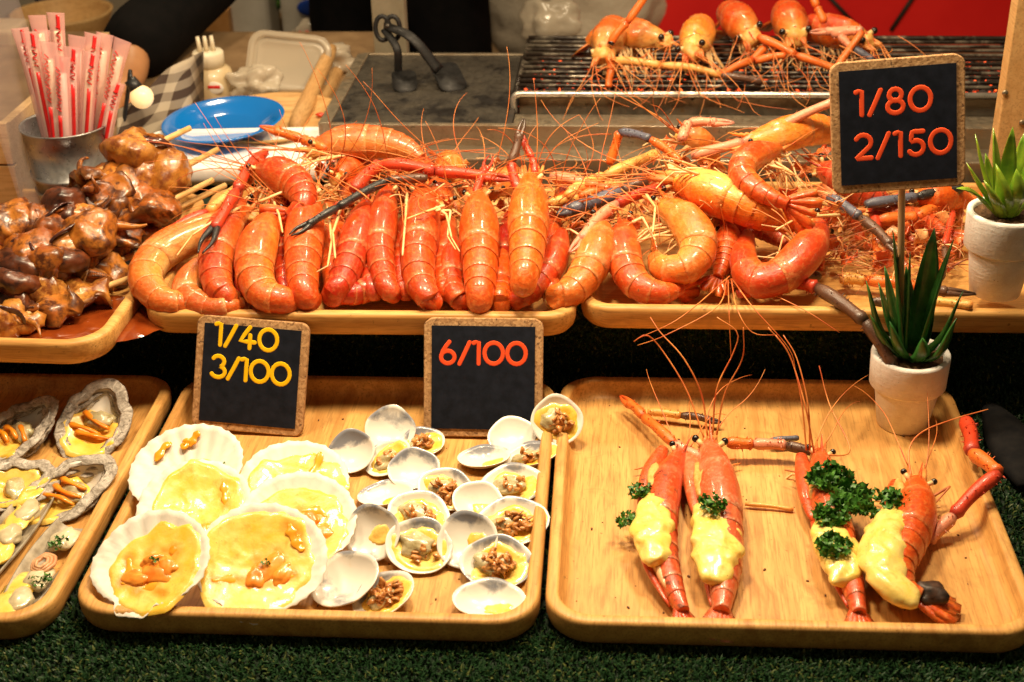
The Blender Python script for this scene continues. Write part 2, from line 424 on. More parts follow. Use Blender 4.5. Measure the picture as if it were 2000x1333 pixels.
# ---------------------------------------------------------------- plant pots
def pot_mat():
    t = NT('whitewashed_clay'); p = t.pos(); n = t.noise(p, .5, 5, .65); m2 = t.noise(p, 4.5, 4, .6); br = t.noise(t.pos((.5, .5, 4)), 1.6, 4, .6)
    c = t.mix(t.ramp(n, [(.4, 0.0), (.68, 1.0)]), (.84, .82, .79), (.68, .62, .56)); c = t.mix(t.ramp(m2, [(.66, 0.0), (.72, .8)]), c, (.34, .25, .19)); c = t.mix(t.ramp(br, [(.55, 0.0), (.7, .35)]), c, (.68, .60, .53))
    t.set(col=c, rough=.8, spec=.3); t.bump(t.math('ADD', br, m2), .5, .07); return t.m
M_pot = pot_mat()
M_soil = mottled('potting_soil', (.05, .022, .008), (.17, .085, .035), 3.0, .95, .8, 5, bdist=.2)
def leaf(b, tip, w, bend, n=9, thick=.22, up=None, curl=.3):
    """fleshy leaf: from base to tip, bulging, folded lengthwise"""
    b, tip = V(b), V(tip); d = tip-b; L = d.length; mid = (b+tip)/2+V(bend)
    pts = spline([b, mid, tip], n); T = tangents(pts)
    u = V(up) if up is not None else V((0, 0, 1))
    vs, fs = [], []
    for i in range(n):
        s = i/(n-1); ww = w*(.62+.9*s-.2*s*s)*(1-s**2.2)+.012
        sd = T[i].cross(u)
        sd = sd.normalized() if sd.length > 1e-4 else V((1, 0, 0)); nn = sd.cross(T[i])
        th = thick*(1-s*.8)
        vs += [pts[i]-sd*ww+nn*ww*curl, pts[i]-sd*ww*.5+nn*(ww*curl*.25), pts[i]+nn*0, pts[i]+sd*ww*.5+nn*(ww*curl*.25), pts[i]+sd*ww+nn*ww*curl, pts[i]+sd*ww*.4-nn*th, pts[i]-sd*ww*.4-nn*th]
    for i in range(n-1):
        for k in range(7):
            a, c = i*7+k, i*7+(k+1) % 7; fs.append((a, c, c+7, a+7))
    fs.append(tuple(reversed(range(7)))); fs.append(tuple(range((n-1)*7, n*7)))
    return vs, fs
def pot(c, rr, h, label, plant_label, leaves, mleaf, lw):
    t = thing('plant_pot', label, 'plant pot', c, 'white clay pots')
    hb = h*.56
    prof = [(rr*.62, 0), (rr*.66, .08), (rr*.82, hb-.25), (rr*.83, hb-.1), (rr*.93, hb), (rr*.97, hb+.15), (rr*1.0, h-.25), (rr*.99, h-.06), (rr*.95, h), (rr*.86, h-.03), (rr*.83, h-.2), (rr*.80, h-.9)]
    obj('pot_body', lathe(prof, 48, c, wob=.006), M_pot, t)
    g = []
    vs = [(c[0], c[1], c[2]+h-.35)]; n = 30
    for j in range(1, 7):
        for k in range(n):
            a = 2*math.pi*k/n; q = rr*.84*j/6; vs.append((c[0]+q*math.cos(a), c[1]+q*math.sin(a), c[2]+h-.42+.35*nz(q*math.cos(a)*2.2, q*math.sin(a)*2.2, c[0])))
    fs = [(0, 1+k, 1+(k+1) % n) for k in range(n)]+[(1+(j-1)*n+k, 1+j*n+k, 1+j*n+(k+1) % n, 1+(j-1)*n+(k+1) % n) for j in range(1, 6) for k in range(n)]
    obj('soil', (vs, fs), M_soil, t)
    pc = V(c)+V((0, 0, h-.5))
    p = thing('potted_succulent', plant_label, 'plant', pc, 'succulents in white pots')
    for tip, w, bend in leaves:
        tp = V(tip); off = V((tp.x-pc.x, tp.y-pc.y, 0)); off = off.normalized()*.5 if off.length > .01 else off
        upv = (V((pc.x, pc.y, 0))-V((tp.x, tp.y, 0)))*.5+V((0, 0, 1))
        obj('leaf', leaf(pc+off, tp, w*lw, bend, up=upv), mleaf, p)
    return t
pa = P(1762, 826, ZL); pb = P(1942, 570, 9.45)
M_aloe = mottled('dark_aloe_leaf', (.016, .085, .016), (.05, .19, .03), .9, .35, .25, 3, bdist=.03, coat=.15)
M_agave = mottled('bright_succulent_leaf', (.13, .28, .018), (.30, .43, .03), .7, .3, .1, 2, coat=.25, sss=.15)
ya = pa.y
def lf(px, py, dy): return Q(px, py, ya+dy)
pot(pa, 2.98, 6.35, 'white clay pot standing in the tray of cheese prawns', 'dark green spiky aloe in the front white pot',
    [(lf(1744, 450, .6), .55, (0, .2, 0)), (lf(1825, 445, 1.2), .6, (.3, .2, 0)), (lf(1862, 468, -.2), .5, (-.2, -.3, -.4)), (lf(1778, 492, .2), .45, (0, 0, 0)),
     (lf(1692, 548, -.8), .42, (-.5, 0, -.5)), (lf(1716, 552, 1.0), .42, (-.2, 0, -.2)), (lf(1880, 570, -1.0), .42, (.3, 0, -1.0)), (lf(1868, 622, -2.0), .5, (.4, -.3, -1.1)),
     (lf(1700, 615, -1.6), .42, (-.3, 0, -.5)), (lf(1738, 628, -2.0), .40, (-.2, -.5, -.2)), (lf(1802, 660, -2.4), .40, (.3, -.5, -.3)), (lf(1825, 598, .5), .40, (.2, 0, -.3)),
     (lf(1770, 520, 1.6), .5, (0, .5, 0)), (lf(1728, 520, 2.0), .4, (-.2, .5, 0))], M_aloe, 1.95)
yb = pb.y
def lg(px, py, dy): return Q(px, py, yb+dy)
pot(pb, 2.95, 7.0, 'white clay pot on the rim of the upper right tray', 'bright green agave in the pot at the right edge',
    [(lg(1940, 250, 1), .9, (0, .3, 0)), (lg(1978, 248, 1.6), .8, (0, .4, 0)), (lg(1905, 262, .4), .8, (-.3, .2, .2)), (lg(1888, 318, -.5), .9, (-.4, 0, .4)), (lg(1868, 368, -1), .75, (-.5, 0, .8)),
     (lg(2020, 290, .5), 1.0, (.4, 0, .3)), (lg(2030, 345, -.5), .9, (.5, 0, .5)), (lg(1945, 320, -1.5), 1.0, (0, -.7, .2)), (lg(1985, 330, -1.8), .9, (.2, -.7, .3)), (lg(1922, 352, -2), .8, (-.2, -.7, .3)),
     (lg(2000, 260, 2.2), .8, (.3, .4, 0)), (lg(1925, 300, 2.0), .8, (-.2, .5, 0))], M_agave, 1.0)

# ---------------------------------------------------------------- grill
def steel_mat(name, c1, c2, c3, rough, streak=(.1, 1, 1), lo=.5, hi=.72):
    t = NT(name); p = t.pos(); st = t.pos(streak)
    f = t.noise(st, 2.0, 4); g = t.noise(p, .35, 6, .65, .5); h = t.noise(p, 1.4, 5, .7)
    c = t.mix(f, c1, c2); c = t.mix(t.ramp(g, [(lo, 0.0), (hi, 1.0)]), c, c3)
    c = t.mix(t.ramp(h, [(.62, 0.0), (.70, .8)]), c, tuple(v*.4 for v in c3))
    t.set(col=c, metal=t.ramp(g, [(lo, .85), (hi, .25)]), rough=t.ramp(h, [(.3, rough), (.7, rough+.3)])); t.bump(t.noise(p, 6, 3), .06, .03)
    return t.m
M_steel = steel_mat('greasy_stainless_steel', (.26, .21, .15), (.38, .32, .23), (.14, .07, .02), .28)
M_plate = steel_mat('scorched_griddle_steel', (.085, .075, .062), (.16, .14, .11), (.010, .008, .007), .32, (1, .1, 1), .36, .60)
M_bar = steel_mat('sooty_chrome_wire', (.16, .13, .10), (.42, .37, .29), (.018, .011, .007), .22, (.3, 1, 1), .36, .52)
M_rail = steel_mat('bright_chrome_rail', (.50, .46, .40), (.66, .62, .54), (.16, .10, .05), .18, (.3, 1, 1), .55, .75)
M_soot = mottled('sooty_metal', (.010, .007, .005), (.030, .018, .010), .8, .7, .4, 3)
gx0, gx1 = -30.3, 60
gr = thing('charcoal_grill', 'stainless steel charcoal grill with griddle plate and wire grate', 'grill', (0, 129, 7.2))
zl = P(1100, 310, 0); yA = 127.6
zA = Q(1100, 312, yA).z; yB = P(1100, 286, zA).y; zB = Q(1100, 246, yB).z; yC = P(860, 108, zB).y
o = obj('front_ledge', box(gx0+.4, gx1, yA, yB+2, 7.2, zA), M_steel, gr, smooth=False); bevel(o, .12)
o = obj('front_panel', box(gx0, gx1, yB, yB+.7, zA-1.5, zB), M_steel, gr, smooth=False); bevel(o, .1)
o = obj('griddle_plate', box(gx0+.3, -12.3, yB+.7, yC, zB-1.4, zB-.06), M_plate, gr, smooth=False); bevel(o, .1)
o = obj('side_rim', box(gx0-.5, gx0+.75, yB+.05, yC+.6, zB-2.5, zB+.12), M_steel, gr, smooth=False); bevel(o, .1)
o = obj('back_rim', box(gx0+.8, gx1, yC+.05, yC+.65, zB-2.5, zB+.10), M_steel, gr, smooth=False); bevel(o, .1)
o = obj('firebox_wall', box(-12.25, -11.7, yB+.75, yC, zB-5, zB-.1), M_soot, gr, smooth=False)
o = obj('firebox_floor', box(-11.7, gx1, yB+.7, yC, zB-6.2, zB-5.4), M_soot, gr, smooth=False)
o = obj('firebox_front', box(-11.65, gx1, yB+.72, yB+4.6, zB-1.2, zB-.5), M_steel, gr, smooth=False)
# charcoal
def coal_mat():
    t = NT('glowing_charcoal'); p = t.pos(); f = t.noise(p, 1.5, 2, .5)
    e = t.ramp(f, [(.60, (0, 0, 0)), (.66, (.9, .06, .008)), (.76, (1, .25, .05))])
    t.set(col=(.02, .012, .01), rough=.9, emit=e, emits=2.5); return t.m
M_coal = coal_mat()
def coals():
    r = random.Random(5); g = []
    for i in range(420):
        c = (r.uniform(-11, 40), r.uniform(yB+7.2, yC-.5), zB-1.3+r.random()*.9); a = r.uniform(.6, 1.1)
        g.append(blob(c, (a, a*r.uniform(.6, 1), a*.7), .3, 1.2, i, 1, rot3(r.random()*360, r.random()*360, 0)))
    return joing(*g)
obj('charcoal_bed', coals(), M_coal, gr, smooth=False, kind='stuff')
# wire grate, resting on the grill
gt = thing('wire_grate', 'chrome wire grate over glowing charcoal carrying prawns', 'grate', (0, 133, zB))
zG = zB+1.3
xG = P(1003, 186, zG).x; yG0 = P(1003, 184, zG).y; yG1 = P(1030, 74, zG).y
def hrod(y, z, r, x0=xG, x1=58): return tube([(x0+(x1-x0)*i/12, y+.06*math.sin(i*1.3+y), z) for i in range(13)], r, 8)
fr = [(xG, yG0, zG-2.0), (xG-.05, yG0, zG-.6), (xG+.25, yG0, zG-.12), (xG+.8, yG0, zG), (58, yG0, zG)]
obj('front_rail', tube(spline(fr[:4], 14)+[V((20, yG0, zG)), V((58, yG0, zG))], .34, 10), M_rail, gt)
obj('grate_skirt', box(xG+.5, 58, yG0+.5, yG0+.75, zB-1.0, zG-.5), M_steel, gt, smooth=False)
nb = 12
for i in range(1, nb+1):
    obj('grate_bar', hrod(yG0+2.6+(yG1-yG0-2.6)*(i-1)/(nb-1), zG-.05+.04*(i % 2), .20 if i < nb else .3, x0=xG+.15), M_bar, gt)
obj('side_rail', tube([(xG+.15, yG0+.2, zG-.25), (xG+.15, (yG0+yG1)/2, zG-.25), (xG+.15, yG1, zG-.25)], .22, 8), M_bar, gt)
for x in (6, 22, 40): obj('cross_rail', tube([(x, yG0, zG-.42), (x, (yG0+yG1)/2, zG-.42), (x, yG1, zG-.42)], .18, 8), M_bar, gt)

# ================================================================ PRAWNS
def shell_mat(name, back, mid, belly, lipc, rough=.28, coat=.36, char=.025):
    t = NT(name); a = t.n('ShaderNodeAttribute'); a.attribute_name = 'pc'
    sp = t.n('ShaderNodeSeparateColor'); t.l(a.outputs['Color'], sp.inputs[0])
    p = t.pos(); n1 = t.noise(p, .75, 4, .6, .4); n2 = t.noise(p, 3.2, 4, .65)
    d = t.math('ADD', sp.outputs[0], t.math('MULTIPLY', t.math('SUBTRACT', n1, .5), .75))
    c = t.ramp(d, [(.05, belly), (.42, mid), (.80, back)])
    c = t.mix(t.math('MULTIPLY', t.ramp(n2, [(.50, 0.0), (.70, 1.0)]), .34), c, belly)
    tint = t.n('ShaderNodeHueSaturation'); t.l(c, tint.inputs['Color'])
    t.l(t.math('MULTIPLY_ADD', sp.outputs[1], .022, .489), tint.inputs['Hue']); t.l(t.math('MULTIPLY_ADD', sp.outputs[1], .48, .74), tint.inputs['Value'])
    c = t.mix(t.math('MULTIPLY', sp.outputs[2], t.ramp(n2, [(.35, .15), (.6, .85)])), tint.outputs[0], lipc)
    st = t.noise(t.pos((.6, .6, 1.6)), 1.3, 5, .7, 1.5)
    c = t.mix(t.ramp(st, [(.50, 0.0), (.64, .55)]), c, tuple(v*.62 for v in back))
    c = t.mix(t.ramp(t.noise(p, .5, 3, .5, .8), [(.60, 0.0), (.74, .4)]), c, mid)
    c = t.mix(t.ramp(t.noise(p, 6.0, 2), [(.68, 0.0), (.73, .7)]), c, (.22, .03, .008))
    sc = t.noise(p, 1.6, 5, .7)
    c = t.mix(t.ramp(sc, [(.69-char, 0.0), (.76-char, .85)]), c, (.10, .02, .006))
    t.set(col=c, rough=t.ramp(n2, [(.3, rough), (.75, rough+.22)]), coat=coat, coatr=.12, spec=.45, sss=.18); t.b.inputs['Subsurface Radius'].default_value = (.6, .2, .06); t.b.inputs['Subsurface Scale'].default_value = .004
    t.bump(t.math('ADD', n2, t.math('MULTIPLY', st, 1.2)), .50, .09)
    return t.m
M_shell = shell_mat('cooked_prawn_shell', (.62, .068, .006), (.74, .155, .014), (.79, .38, .09), (.84, .45, .17))
M_pale = shell_mat('pale_prawn_shell', (.71, .150, .017), (.78, .28, .045), (.81, .50, .16), (.87, .56, .26))
M_redsh = shell_mat('red_prawn_shell', (.57, .048, .005), (.69, .105, .010), (.76, .31, .065), (.83, .40, .15))
M_charred = shell_mat('charred_prawn_shell', (.66, .085, .014), (.75, .18, .03), (.74, .44, .18), (.84, .46, .24), char=.12)
M_eye = mottled('black_prawn_eye', (.006, .005, .005), (.02, .012, .01), 3, .15)
M_anten = mottled('orange_antenna', (.52, .085, .016), (.82, .32, .08), .4, .45)
M_scrap = mottled('brown_orange_scrap', (.20, .035, .010), (.66, .20, .045), .45, .5, lo=.38, hi=.66)
M_leg = mottled('pale_prawn_leg', (.74, .42, .15), (.84, .60, .30), .6, .4)
M_face = mottled('yellowish_prawn_face', (.58, .26, .05), (.78, .46, .14), 1.4, .4, .5, 3.5, bdist=.12)
M_flesh = mottled('cooked_prawn_flesh', (.78, .36, .13), (.84, .56, .30), .9, .35, .3, 3, coat=.3)
def claw_mat(name, a, b, tip, rough=.4):
    t = NT(name); at = t.n('ShaderNodeAttribute'); at.attribute_name = 'pc'
    sp = t.n('ShaderNodeSeparateColor'); t.l(at.outputs['Color'], sp.inputs[0])
    p = t.pos(); n = t.noise(p, 1.2, 4, .6); f = t.noise(p, 9, 2)
    c = t.mix(n, a, b); c = t.mix(sp.outputs[0], c, tip)
    c = t.mix(t.ramp(f, [(.58, 0.0), (.66, .6)]), c, tuple(v*.35 for v in b))
    t.set(col=c, rough=rough, coat=.15); t.bump(f, .55, .06); return t.m
M_claw = {'orange': claw_mat('orange_claw', (.74, .11, .012), (.80, .22, .03), (.55, .05, .01)), 'yellow': claw_mat('yellow_spiny_claw', (.78, .36, .07), (.84, .47, .13), (.70, .20, .04)),
          'blue': claw_mat('blue_grey_claw', (.075, .085, .13), (.14, .14, .18), (.05, .045, .05)), 'pink': claw_mat('pink_claw', (.74, .24, .12), (.80, .34, .20), (.45, .2, .15)),
          'dark': claw_mat('dark_brown_claw', (.075, .035, .022), (.16, .07, .035), (.03, .02, .015)), 'red': claw_mat('red_claw', (.58, .035, .012), (.66, .07, .018), (.30, .03, .02)),
          'black': claw_mat('black_claw', (.012, .012, .013), (.03, .028, .026), (.01, .01, .01))}
def R_prof(s):
    pts = [(0, .42), (.05, .56), (.12, .74), (.22, .92), (.32, 1.0), (.40, .99), (.46, .94), (.56, .89), (.66, .82), (.75, .73), (.83, .62), (.90, .50), (.97, .37), (1, .30)]
    for (a, ra), (b, rb) in zip(pts, pts[1:]):
        if s <= b: return ra+(rb-ra)*(s-a)/(b-a)
    return pts[-1][1]
def body_frames(spine, up=None, C=None, N=61):
    p = spline(spine, N); T = tangents(p); fr = []
    for i in range(N):
        D = (p[i]-V(C)) if C is not None else V(up)
        D = D - T[i]*D.dot(T[i])
        D = D.normalized() if D.length > 1e-5 else T[i].orthogonal().normalized()
        fr.append((p[i], T[i], D, T[i].cross(D)))
    return fr
def at_s(fr, s):
    x = max(0, min(1, s))*(len(fr)-1); i = min(int(x), len(fr)-2); f = x-i
    a, b = fr[i], fr[i+1]
    p = a[0].lerp(b[0], f); T = a[1].lerp(b[1], f).normalized(); D = a[2].lerp(b[2], f); D = (D-T*D.dot(T)).normalized()
    if s > 1: p = p + T*((s-1)*(fr[-1][0]-fr[-2][0]).length*(len(fr)-1))
    return p, T, D, T.cross(D)
def shell_ring(fr, s, r, n, tint, lip, lat=.92, seed=0, pf=.25, rough=.035):
    p, T, D, S = at_s(fr, s); vs, vc = [], []
    for k in range(n):
        a = 2*math.pi*k/n; c, sn = math.cos(a), math.sin(a)
        q = r*(1 if c > -.2 else 1-.22*min(1, (-c-.2)/.8))
        w = 1+rough*nz(p.x*.7+c*1.3, p.y*.7+sn*1.3, p.z*.7+seed)
        vs.append(p+D*(c*q*1.04*w)+S*(sn*q*lat*w)); vc.append(((c+1)/2*(1-pf*max(0, 1-s/.28)), tint, lip))
    return vs, vc
def loft(rings, cap0=False, cap1=False):
    vs, vc, fs = [], [], []; n = len(rings[0][0])
    for a, b in rings: vs += a; vc += b
    for i in range(len(rings)-1):
        for k in range(n):
            a, b = i*n+k, i*n+(k+1) % n; fs.append((a, b, b+n, a+n))
    if cap0: fs.append(tuple(reversed(range(n))))
    if cap1: fs.append(tuple(range((len(rings)-1)*n, len(rings)*n)))
    return vs, fs, None, vc
SEG = [.455, .555, .655, .745, .825, .895, .965]
def rostrum_geo(fr, r, L, tint, curve=.25):
    """saw-toothed blade that grows forward from the carapace"""
    p, T, D, S = at_s(fr, .03); o = p + D*r*.36
    top, bot = [], []; n = 13
    for i in range(n):
        s = i/(n-1); x = -T*(s*L-L*.28); h = (.30*r)*(1-s)**.8+.02
        lift = D*(curve*L*(s**2)) ; tooth = (.10*r*(1-s*.6) if i % 2 else 0)
        top.append(o+x+lift+D*(h*.6+tooth)); bot.append(o+x+lift-D*(h*.6))
    vs, fs, vc = [], [], []
    for i in range(n):
        th = .14*r*(1-i/(n-1))+.015
        vs += [top[i], (top[i]+bot[i])/2+S*th, bot[i], (top[i]+bot[i])/2-S*th]; vc += [(.95, tint, 0), (.8, tint, 0), (.7, tint, 0), (.8, tint, 0)]
    for i in range(n-1):
        for k in range(4): fs.append((i*4+k, i*4+(k+1) % 4, (i+1)*4+(k+1) % 4, (i+1)*4+k))
    fs += [(3, 2, 1, 0), tuple((n-1)*4+k for k in range(4))]
    return vs, fs, None, vc
def fan_geo(fr, r, tint, spread=.5, L=1.5):
    """tail fan: telson and four overlapping flaps"""
    p, T, D, S = at_s(fr, .955); out = []
    for a, ln, w in ((0, 1.0, .22), (.45, 1.08, .34), (-.45, 1.08, .34), (.85, .95, .34), (-.85, .95, .34)):
        d = (T*math.cos(a*spread*1.4)+S*math.sin(a*spread*1.4)).normalized(); sd = d.cross(D).normalized()
        vs, fs, vc = [], [], []; n = 6
        o = p + S*(a*r*.22) - D*(.05*abs(a)*r)
        for i in range(n):
            s = i/(n-1); ww = r*w*(.45+1.1*s-.9*s**3)+.03; q = o+d*(ln*L*r*s)-D*(.10*r*s*s)
            th = .09*r*(1-s)+.02
            vs += [q-sd*ww, q+D*th, q+sd*ww, q-D*th]; vc += [(.75-.35*s, tint, .15), (.95-.3*s, tint, 0), (.75-.35*s, tint, .15), (.4, tint, 0)]
        for i in range(n-1):
            for k in range(4): fs.append((i*4+k, i*4+(k+1) % 4, (i+1)*4+(k+1) % 4, (i+1)*4+k))
        fs += [(3, 2, 1, 0), tuple((n-1)*4+k for k in range(4))]
        out.append((vs, fs, None, vc))
    return out
def whip(o, d, L, r, rg, droop=.5, wig=.6, n=16, floor=None):
    """antenna: a long whip that wanders and sags"""
    d = V(d).normalized(); p = V(o); pts = [p.copy()]; ax = V((rg.uniform(-1, 1), rg.uniform(-1, 1), rg.uniform(-1, 1))).normalized(); k = rg.uniform(.3, 1.0)*wig
    for i in range(n):
        d = (Matrix.Rotation(k*1.6/n, 3, ax) @ d); d = (d+V((0, 0, -droop*1.2/n))).normalized()
        if rg.random() < .25: ax = (ax+V((rg.uniform(-1, 1), rg.uniform(-1, 1), rg.uniform(-1, 1)))).normalized()
        p = p + d*(L/n)
        if floor is not None and p.z < floor: p.z = floor; d.z = max(d.z, 0.02)
        pts.append(p.copy())
    return tube(spline(pts, n+1), lambda t: r*(1-.7*t), 5)
def jleg(pts, r):
    """jointed walking leg: straight pieces with knuckles"""
    gs = []
    for i, (a, b) in enumerate(zip(pts, pts[1:])):
        a, b = V(a), V(b); k = 1-.28*i
        gs.append(tube([a, a.lerp(b, .12), a.lerp(b, .5), b.lerp(a, .08), b], [r*k*.8, r*k, r*k*.85, r*k*.8, r*k*.62], 6))
    return joing(*gs)
PR = random.Random(21)
def prawn(label, spine, r, up=None, C=None, mat=None, tint=None, ros=3.0, legs=5, legdir=None, ant=4, antdir=None, antL=(6, 12), eyes=True, group='whole cooked prawns in the trays',
          fan=.5, floor=None, legL=3.6, segs=True, fanL=1.5, curve=.25, seed=None, droop=.35, eyer=.25, lat=.92, facek=1.0, pf=.25, rough=.035):
    rg = random.Random(seed if seed is not None else int(spine[0][0]*131+spine[0][1]*17) & 65535)
    mat = mat or M_shell; tint = rg.random() if tint is None else tint
    fr = body_frames(spine, up, C); sd = rg.random()*50
    low = min((V(q) for q in spine), key=lambda q: q.z)
    t = thing('prawn', label, 'prawn', (low.x, low.y, low.z-r*.6), group)
    n = 20
    # carapace
    rs = []
    for i in range(13):
        s = .0+.475*i/12
        rr = r*R_prof(s)*(1+.03*max(0, (s-.40)/.075)**2)
        rs.append(shell_ring(fr, s, rr*(1+.025*math.sin((s-.17)*60)*math.exp(-((s-.17)/.05)**2)), n, tint, .7 if i == 12 else (.25 if i == 11 else (.35 if i == 5 else 0)), lat, sd, pf, rough))
    rs.append(shell_ring(fr, .477, r*R_prof(.477)*.96, n, tint, .3, lat, sd))
    ca = obj('carapace', loft(rs, True, False), mat, t)
    lk = [rg.uniform(.1, .9) for _ in range(6)]
    dt = [rg.uniform(-.12, .12) for _ in range(6)]
    if segs:
        for j in range(6):
            a, b = SEG[j]-.03, SEG[j+1]+.012+(.04 if j == 5 and not fan else 0); rs = []
            for u, q, lp in ((0, .955, 0), (.3, .985, 0), (.6, 1.01, 0), (.86, 1.032, .15), (.96, 1.038, .7), (1, 1.022, .9), (1, .94, .4)):
                s = a+(b-a)*u; rr = r*R_prof(min(s, 1))*q*(1+(.03 if u > .8 else 0)*nz(s*9+sd, j, 1))
                if j == 5 and not fan: rr *= math.sqrt(max(.03, 1-.97*u**2.5))
                rs.append(shell_ring(fr, s, rr, n, tint+dt[j], lp*lk[j], lat*.98, sd))
            obj('abdomen_segment', loft(rs, False, j == 5), mat, t)
        if fan:
            tf = None
            for gi, g in enumerate(fan_geo(fr, r, tint, fan, fanL)): obj('telson' if gi == 0 else 'tail_flap', g, mat, t)
    if ros: obj('rostrum', rostrum_geo(fr, r, ros, tint, curve), mat, ca)
    p, T, D, S = at_s(fr, .02)
    if eyes:
        for k in (-1, 1):
            e0 = p+S*k*r*.30+D*r*.12; e1 = p+S*k*r*.58+D*r*.26-T*r*.22
            st = obj('eye_stalk', tube([e0, e1], [eyer*.7, eyer*.75], 7), M_leg, t)
            obj('eye', blob(e1+(e1-e0).normalized()*eyer*.5, (eyer, eyer, eyer), .04, 1, 1, 2), M_eye, t)
        obj('face', blob(p-T*r*.16-D*r*.16, (r*.46*facek, r*.46*facek, r*.40*facek), .20, 1.5, sd, 3), M_face, t)
    # antenna bases and whips
    for k in range(ant):
        sdn = (k % 2)*2-1; b0 = p+S*sdn*r*(.18+.1*(k//2))-D*r*.08
        dd = V(antdir).normalized() if antdir is not None else (-T)
        dd = (dd+S*sdn*rg.uniform(.05, .5)+D*rg.uniform(-.1, .35)+V((rg.uniform(-.25, .25), rg.uniform(-.2, .2), rg.uniform(-.05, .25)))).normalized()
        b1 = b0-T*r*.7+dd*r*.5
        g = tube([b0, b0.lerp(b1, .5), b1], [r*.15, r*.13, r*.06], 6)
        obj('antenna', joing(g, whip(b1, dd, rg.uniform(*antL), .055, rg, droop, .9, floor=floor)), M_anten, t)
    # walking legs
    for k in range(legs):
        sdn = (k % 2)*2-1; s = .12+.055*(k//2)
        q, T2, D2, S2 = at_s(fr, s); b0 = q-D2*r*.62+S2*sdn*r*.45
        ld = V(legdir).normalized() if legdir is not None else (-T2*.75-D2*.5+S2*sdn*.7).normalized()
        ld = (ld+V((rg.uniform(-.3, .3), rg.uniform(-.3, .3), rg.uniform(-.25, .25)))).normalized()
        k1 = b0+ld*legL*.42; l2 = (ld*.6-D2*.35+V((rg.uniform(-.6, .6), rg.uniform(-.4, .4), rg.uniform(-.5, .3)))).normalized()
        k2 = k1+l2*legL*.38; k3 = k2+(l2+V((rg.uniform(-.4, .4), rg.uniform(-.3, .3), rg.uniform(-.6, .1)))).normalized()*legL*.3
        obj('leg', jleg([b0, k1, k2, k3], .13), M_leg, t)
    for k in range(3):   # mouthparts under the face
        b0 = p-D*r*.3+S*(k-1)*r*.2; obj('mouthpart', tube(spline([b0, b0-T*r*.5-D*r*.25, b0-T*r*.9-D*r*.1+S*(k-1)*r*.2], 6), [.13, .14, .12, .1, .07, .03], 6), M_leg, t)
    return t, fr
def claw(label, pts, r, mats, pincer=2.2, group='loose prawn claws in the pile', spread=.25, parent=None, up=None, name='prawn_claw', spiky=True):
    """long jointed prawn arm; pts = joints, mats = colour of each piece, ending in a pincer"""
    p = [V(q) for q in pts]
    if parent is None:
        low = min(p, key=lambda q: q.z); t = thing(name, label, 'prawn claw', (low.x, low.y, low.z-r), group)
    else: t = parent
    rg = random.Random(int(abs(p[0].x)*97+abs(p[0].y)*13))
    for i, (a, b) in enumerate(zip(p, p[1:])):
        k = 1-.06*i; m_ = M_claw[mats[min(i, len(mats)-1)]]; bend = V((rg.uniform(-.04, .04), rg.uniform(-.04, .04), rg.uniform(0, .05)))*(b-a).length
        q = spline([a, (a+b)/2+bend, b], 13)
        g = tube(q, lambda t: r*k*(.66+.26*min(1, t*6)+.06*math.sin(t*7)-.10*max(0, t-.5)+(.10 if .88 < t < .98 else 0)-(.22 if t > .99 else 0)), 9, col=lambda t: (.65*max(0, 1-t*7)+.8*max(0, (t-.88)*8), 0, 0))
        if spiky:
            sp = []
            for j in range(12):
                tq = rg.uniform(.08, .95); c = q[int(tq*12)]; d = V((rg.uniform(-1, 1), rg.uniform(-1, .3), rg.uniform(-.4, 1))).normalized(); ax = (b-a).normalized(); d = (d-ax*d.dot(ax)).normalized()
                sp.append(tube([c+d*r*k*.75, c+d*r*k*1.28+ax*.05], [.07, .012], 4, col=(0.2, 0, 0)))
            g = joing(g, *sp)
        obj('claw_segment', g, m_, t)
    if pincer:
        a, b = p[-2], p[-1]; d = (b-a).normalized(); u = V(up) if up is not None else V((0, -.4, 1)); s = d.cross(u); s = s.normalized() if s.length > 1e-3 else V((1, 0, 0))
        for k in (-1, 1):
            w = spread*pincer
            q = spline([b-d*.2+s*k*r*.35, b+d*pincer*.5+s*k*(w*.5+r*.2), b+d*pincer+s*k*w*.25], 9)
            obj('pincer_finger', tube(q, lambda t: r*.55*(1-.85*t)+.02, 7, col=lambda t: (t*.9, 0, 0)), M_claw[mats[-1]], t)
    return t
def slab_piece(c, w, h, th, seed, M3):
    """a scored sheet of squid folded over on itself"""
    rg = random.Random(seed); nu, nv = 16, 10; vs, fs = [], []; fold = rg.uniform(1.3, 2.6)
    for side in (0, 1):
        for i in range(nu):
            for j in range(nv):
                u, v = i/(nu-1)-.5, j/(nv-1)-.5; a = u*fold; rad = w/fold
                q = (th*.5 if side else -th*.5)*(1-abs(2*u)**4*.75)*(1-abs(2*v)**4*.75)
                p = V(((rad+q)*math.sin(a), v*h*(1-.25*abs(u)), (rad+q)*math.cos(a)-rad))
                k = .22*th; p += V((nz(u*2.2+seed, v*2.2, 0), nz(u*2.2, v*2.2+seed, 5), nz(u*2.2+seed, v*2.2+3, 0)*1.6))*k*3.0
                vs.append(V(c)+M3 @ p)
    n = nu*nv
    for i in range(nu-1):
        for j in range(nv-1):
            a = i*nv+j; fs.append((a, a+1, a+nv+1, a+nv)); fs.append((n+a, n+a+nv, n+a+nv+1, n+a+1))
    for i in range(nu-1):
        for j in (0, nv-1):
            a = i*nv+j; fs.append((a, a+nv, n+a+nv, n+a) if j == 0 else (a, n+a, n+a+nv, a+nv))
    for j in range(nv-1):
        for i in (0, nu-1):
            a = i*nv+j; fs.append((a, n+a, n+a+1, a+1) if i == 0 else (a, a+1, n+a+1, n+a))
    return vs, fs

